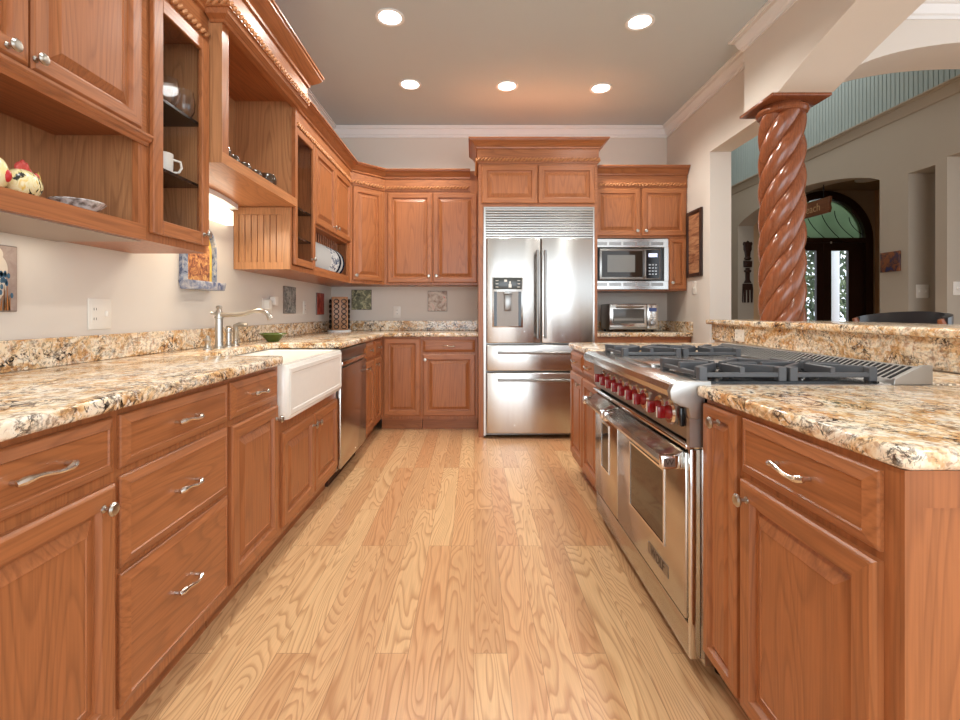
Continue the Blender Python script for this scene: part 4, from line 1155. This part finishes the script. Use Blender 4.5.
for zz in (.50, .61, .70): mb.ell((0, -.02, zz), (.062, .028, .028), None, 12, 8)
mb.build('carved_handle', DARKW, c)
# small painting
c = thing('small_painting', 'small orange and blue painting on the living-room wall', 'picture', (4.199, 4.83, 1.625), RR)
MB().box(-.11, .11, -.02, 0, -.10, .10, 0, .003).build('canvas', speckle('orange blue abstract paint', [(.3, (30, 44, 96)), (.42, (70, 50, 56)), (.55, (140, 82, 46)), (.7, (126, 84, 58))], 16), c)
# switches in the hall
outlet('light_switch', (4.33, 4.6395, 1.32), 0, .12, .13, 'light switch plate on the jamb of the far doorway', 'switch')
outlet('light_switch', (4.29, 4.2615, 1.33), 0, .08, .12, 'light switch at the right edge of photo on doorway jamb', 'switch')
# hanging sign
c = thing('hanging_sign', 'wooden plank sign with carved word hanging in entry arch', 'sign', (4.33, 6.32, 2.33), RR)
MB().prism([(-.52, .01), (.50, .0), (.52, .05), (.505, .10), (.525, .19), (-.5, .20), (-.53, .10)], 'y', -.035, 0, 0, .005).build('plank', wood('brown sign plank', 'x', s2l((112, 66, 40)), s2l((60, 32, 20)), s2l((126, 78, 48))), c)
text_mesh('carved_word', 'Beach', .14, paint('tan lettering', s2l((176, 140, 100)), .6), c, (.20, -.036, .095), (PI/2, 0, 0), .002)
for x in (-.36, .40): MB().tube([(x, -.017, .19), (x, -.017, .36+(.0 if x > 0 else .015))], .005, 6).build('cord', VOID, c)
# ceiling fixture
tag(MB().lathe([(.13, -.001), (.15, -.001), (.15, -.02), (.11, -.03), (0, -.03)], (0, 0, 0), 'z', 28).build('entry_ceiling_light', TRIM, None, (5.9, 7.2, 3.12)), 'round flush ceiling light in the entry hall', 'ceiling light')

# entry door, arched
d = thing('entry_door', 'dark double entry door with arched green transom', 'door', (DX, DY, 0))
mb = MB(); Ro, Ri = DR-.002, .665; n = 24
pts = [(Ro, 0), (Ro, DS)]+[(Ro*math.cos(PI*k/n), DS+Ro*math.sin(PI*k/n)) for k in range(1, n)]+[(-Ro, DS), (-Ro, 0), (-Ri, 0), (-Ri, DS)]+[(-Ri*math.cos(PI*k/n), DS+Ri*math.sin(PI*k/n)) for k in range(1, n)]+[(Ri, DS), (Ri, 0)]
mb.prism(pts, 'y', -.03, .10)
mb.box(-Ri, Ri, -.02, .09, DS-.06, DS+.02)
mb.build('door_frame', DARKW, d)
for (x0, x1, p0, p1) in ((-.663, -.004, -.33, -.115), (.004, .663, .13, .41)):
    z0, z1 = .25, 2.13
    mb = MB().box(x0, p0, .01, .06, .01, DS-.062).box(p1, x1, .01, .06, .01, DS-.062).box(p0, p1, .01, .06, .01, z0).box(p0, p1, .01, .06, z1, DS-.062)
    lf = mb.build('door_leaf', DARKW, d, smooth=0)
    MB().box(p0, p1, .03, .036, z0, z1).build('glass_pane', GLASS, lf, smooth=0)
tp = [(.66*math.cos(PI*k/20), DS+.02+.64*math.sin(PI*k/20)) for k in range(21)]
TRM, nt, b = new_mat('porch green transom glass')  # green of the porch ceiling beyond put into the glass colour
nn = noise(nt, coords(nt, rnd=False), 3, 2)
lk(nt, mix(nt, nn, s2l((104, 130, 92)), s2l((150, 172, 132))), b.inputs['Base Color']); b.inputs['Transmission Weight'].default_value = .5; b.inputs['Roughness'].default_value = .3
MB().prism(tp, 'y', .04, .046).build('transom_glass', TRM, d, smooth=0)
mb = MB()
for k in range(5):
    x0 = -.42+k*.24
    mb.tube([(x0+.32*(1-t_/8)**2-.10, .034, DS+.02+.06*0+ .58*(t_/8)*max(0.05, 1-abs(x0)*.75)) for t_ in range(9)][::-1], .006, 6)
mb.build('porch_seams', VOID, d)  # dark lines stand in for porch roof seams seen through the transom
tag(MB().box(5.84, 5.87, 7.868, 7.8695, 2.24, 2.275, 0, .0005).build('door_chime', PLASTIC, smooth=0), 'tiny white sensor on the entry door head', 'sensor')

# outdoors behind the door
tag(MB().box(3.5, 9, 8.1, 16, -.06, -.01).build('porch_ground', paint('porch paving', s2l((170, 164, 150)), .8), smooth=0), 'pale paving outside the entry door', 'paving')
bpy.data.objects['porch_ground']['kind'] = 'structure'
c = tag(MB().box(6.72, 6.86, 9.0, 9.20, -.01, 3.0, 0, .01).build('porch_post', paint('white post paint', s2l((236, 240, 246)), .6)), 'white porch post seen through the entry door', 'post')
mb = MB()
LEAF = speckle('mottled leaves', [(.35, (22, 30, 18)), (.5, (60, 78, 44)), (.62, (110, 124, 84)), (.75, (170, 176, 158))], 3)  # leaf colour varies at random from dark green to pale grey
for k in range(4200):
    x = 4.6+4.4*random.random(); z = 2.7*random.random()**.8; y = 10.4+.6*random.random()
    a = random.random()*6.28; s_ = .05+.05*random.random()
    dx, dz = s_*math.cos(a), s_*math.sin(a); q = s_*(random.random()-.5)
    vs = [mb.bm.verts.new(p) for p in ((x-dx, y-q, z-dz), (x+dz*.4, y, z-dx*.4), (x+dx, y+q, z+dz), (x-dz*.4, y, z+dx*.4))]
    mb.face(vs)
tag(mb.build('hedge_leaves', LEAF, smooth=0), 'leafy hedge outside the entry door', 'hedge', kind='stuff')
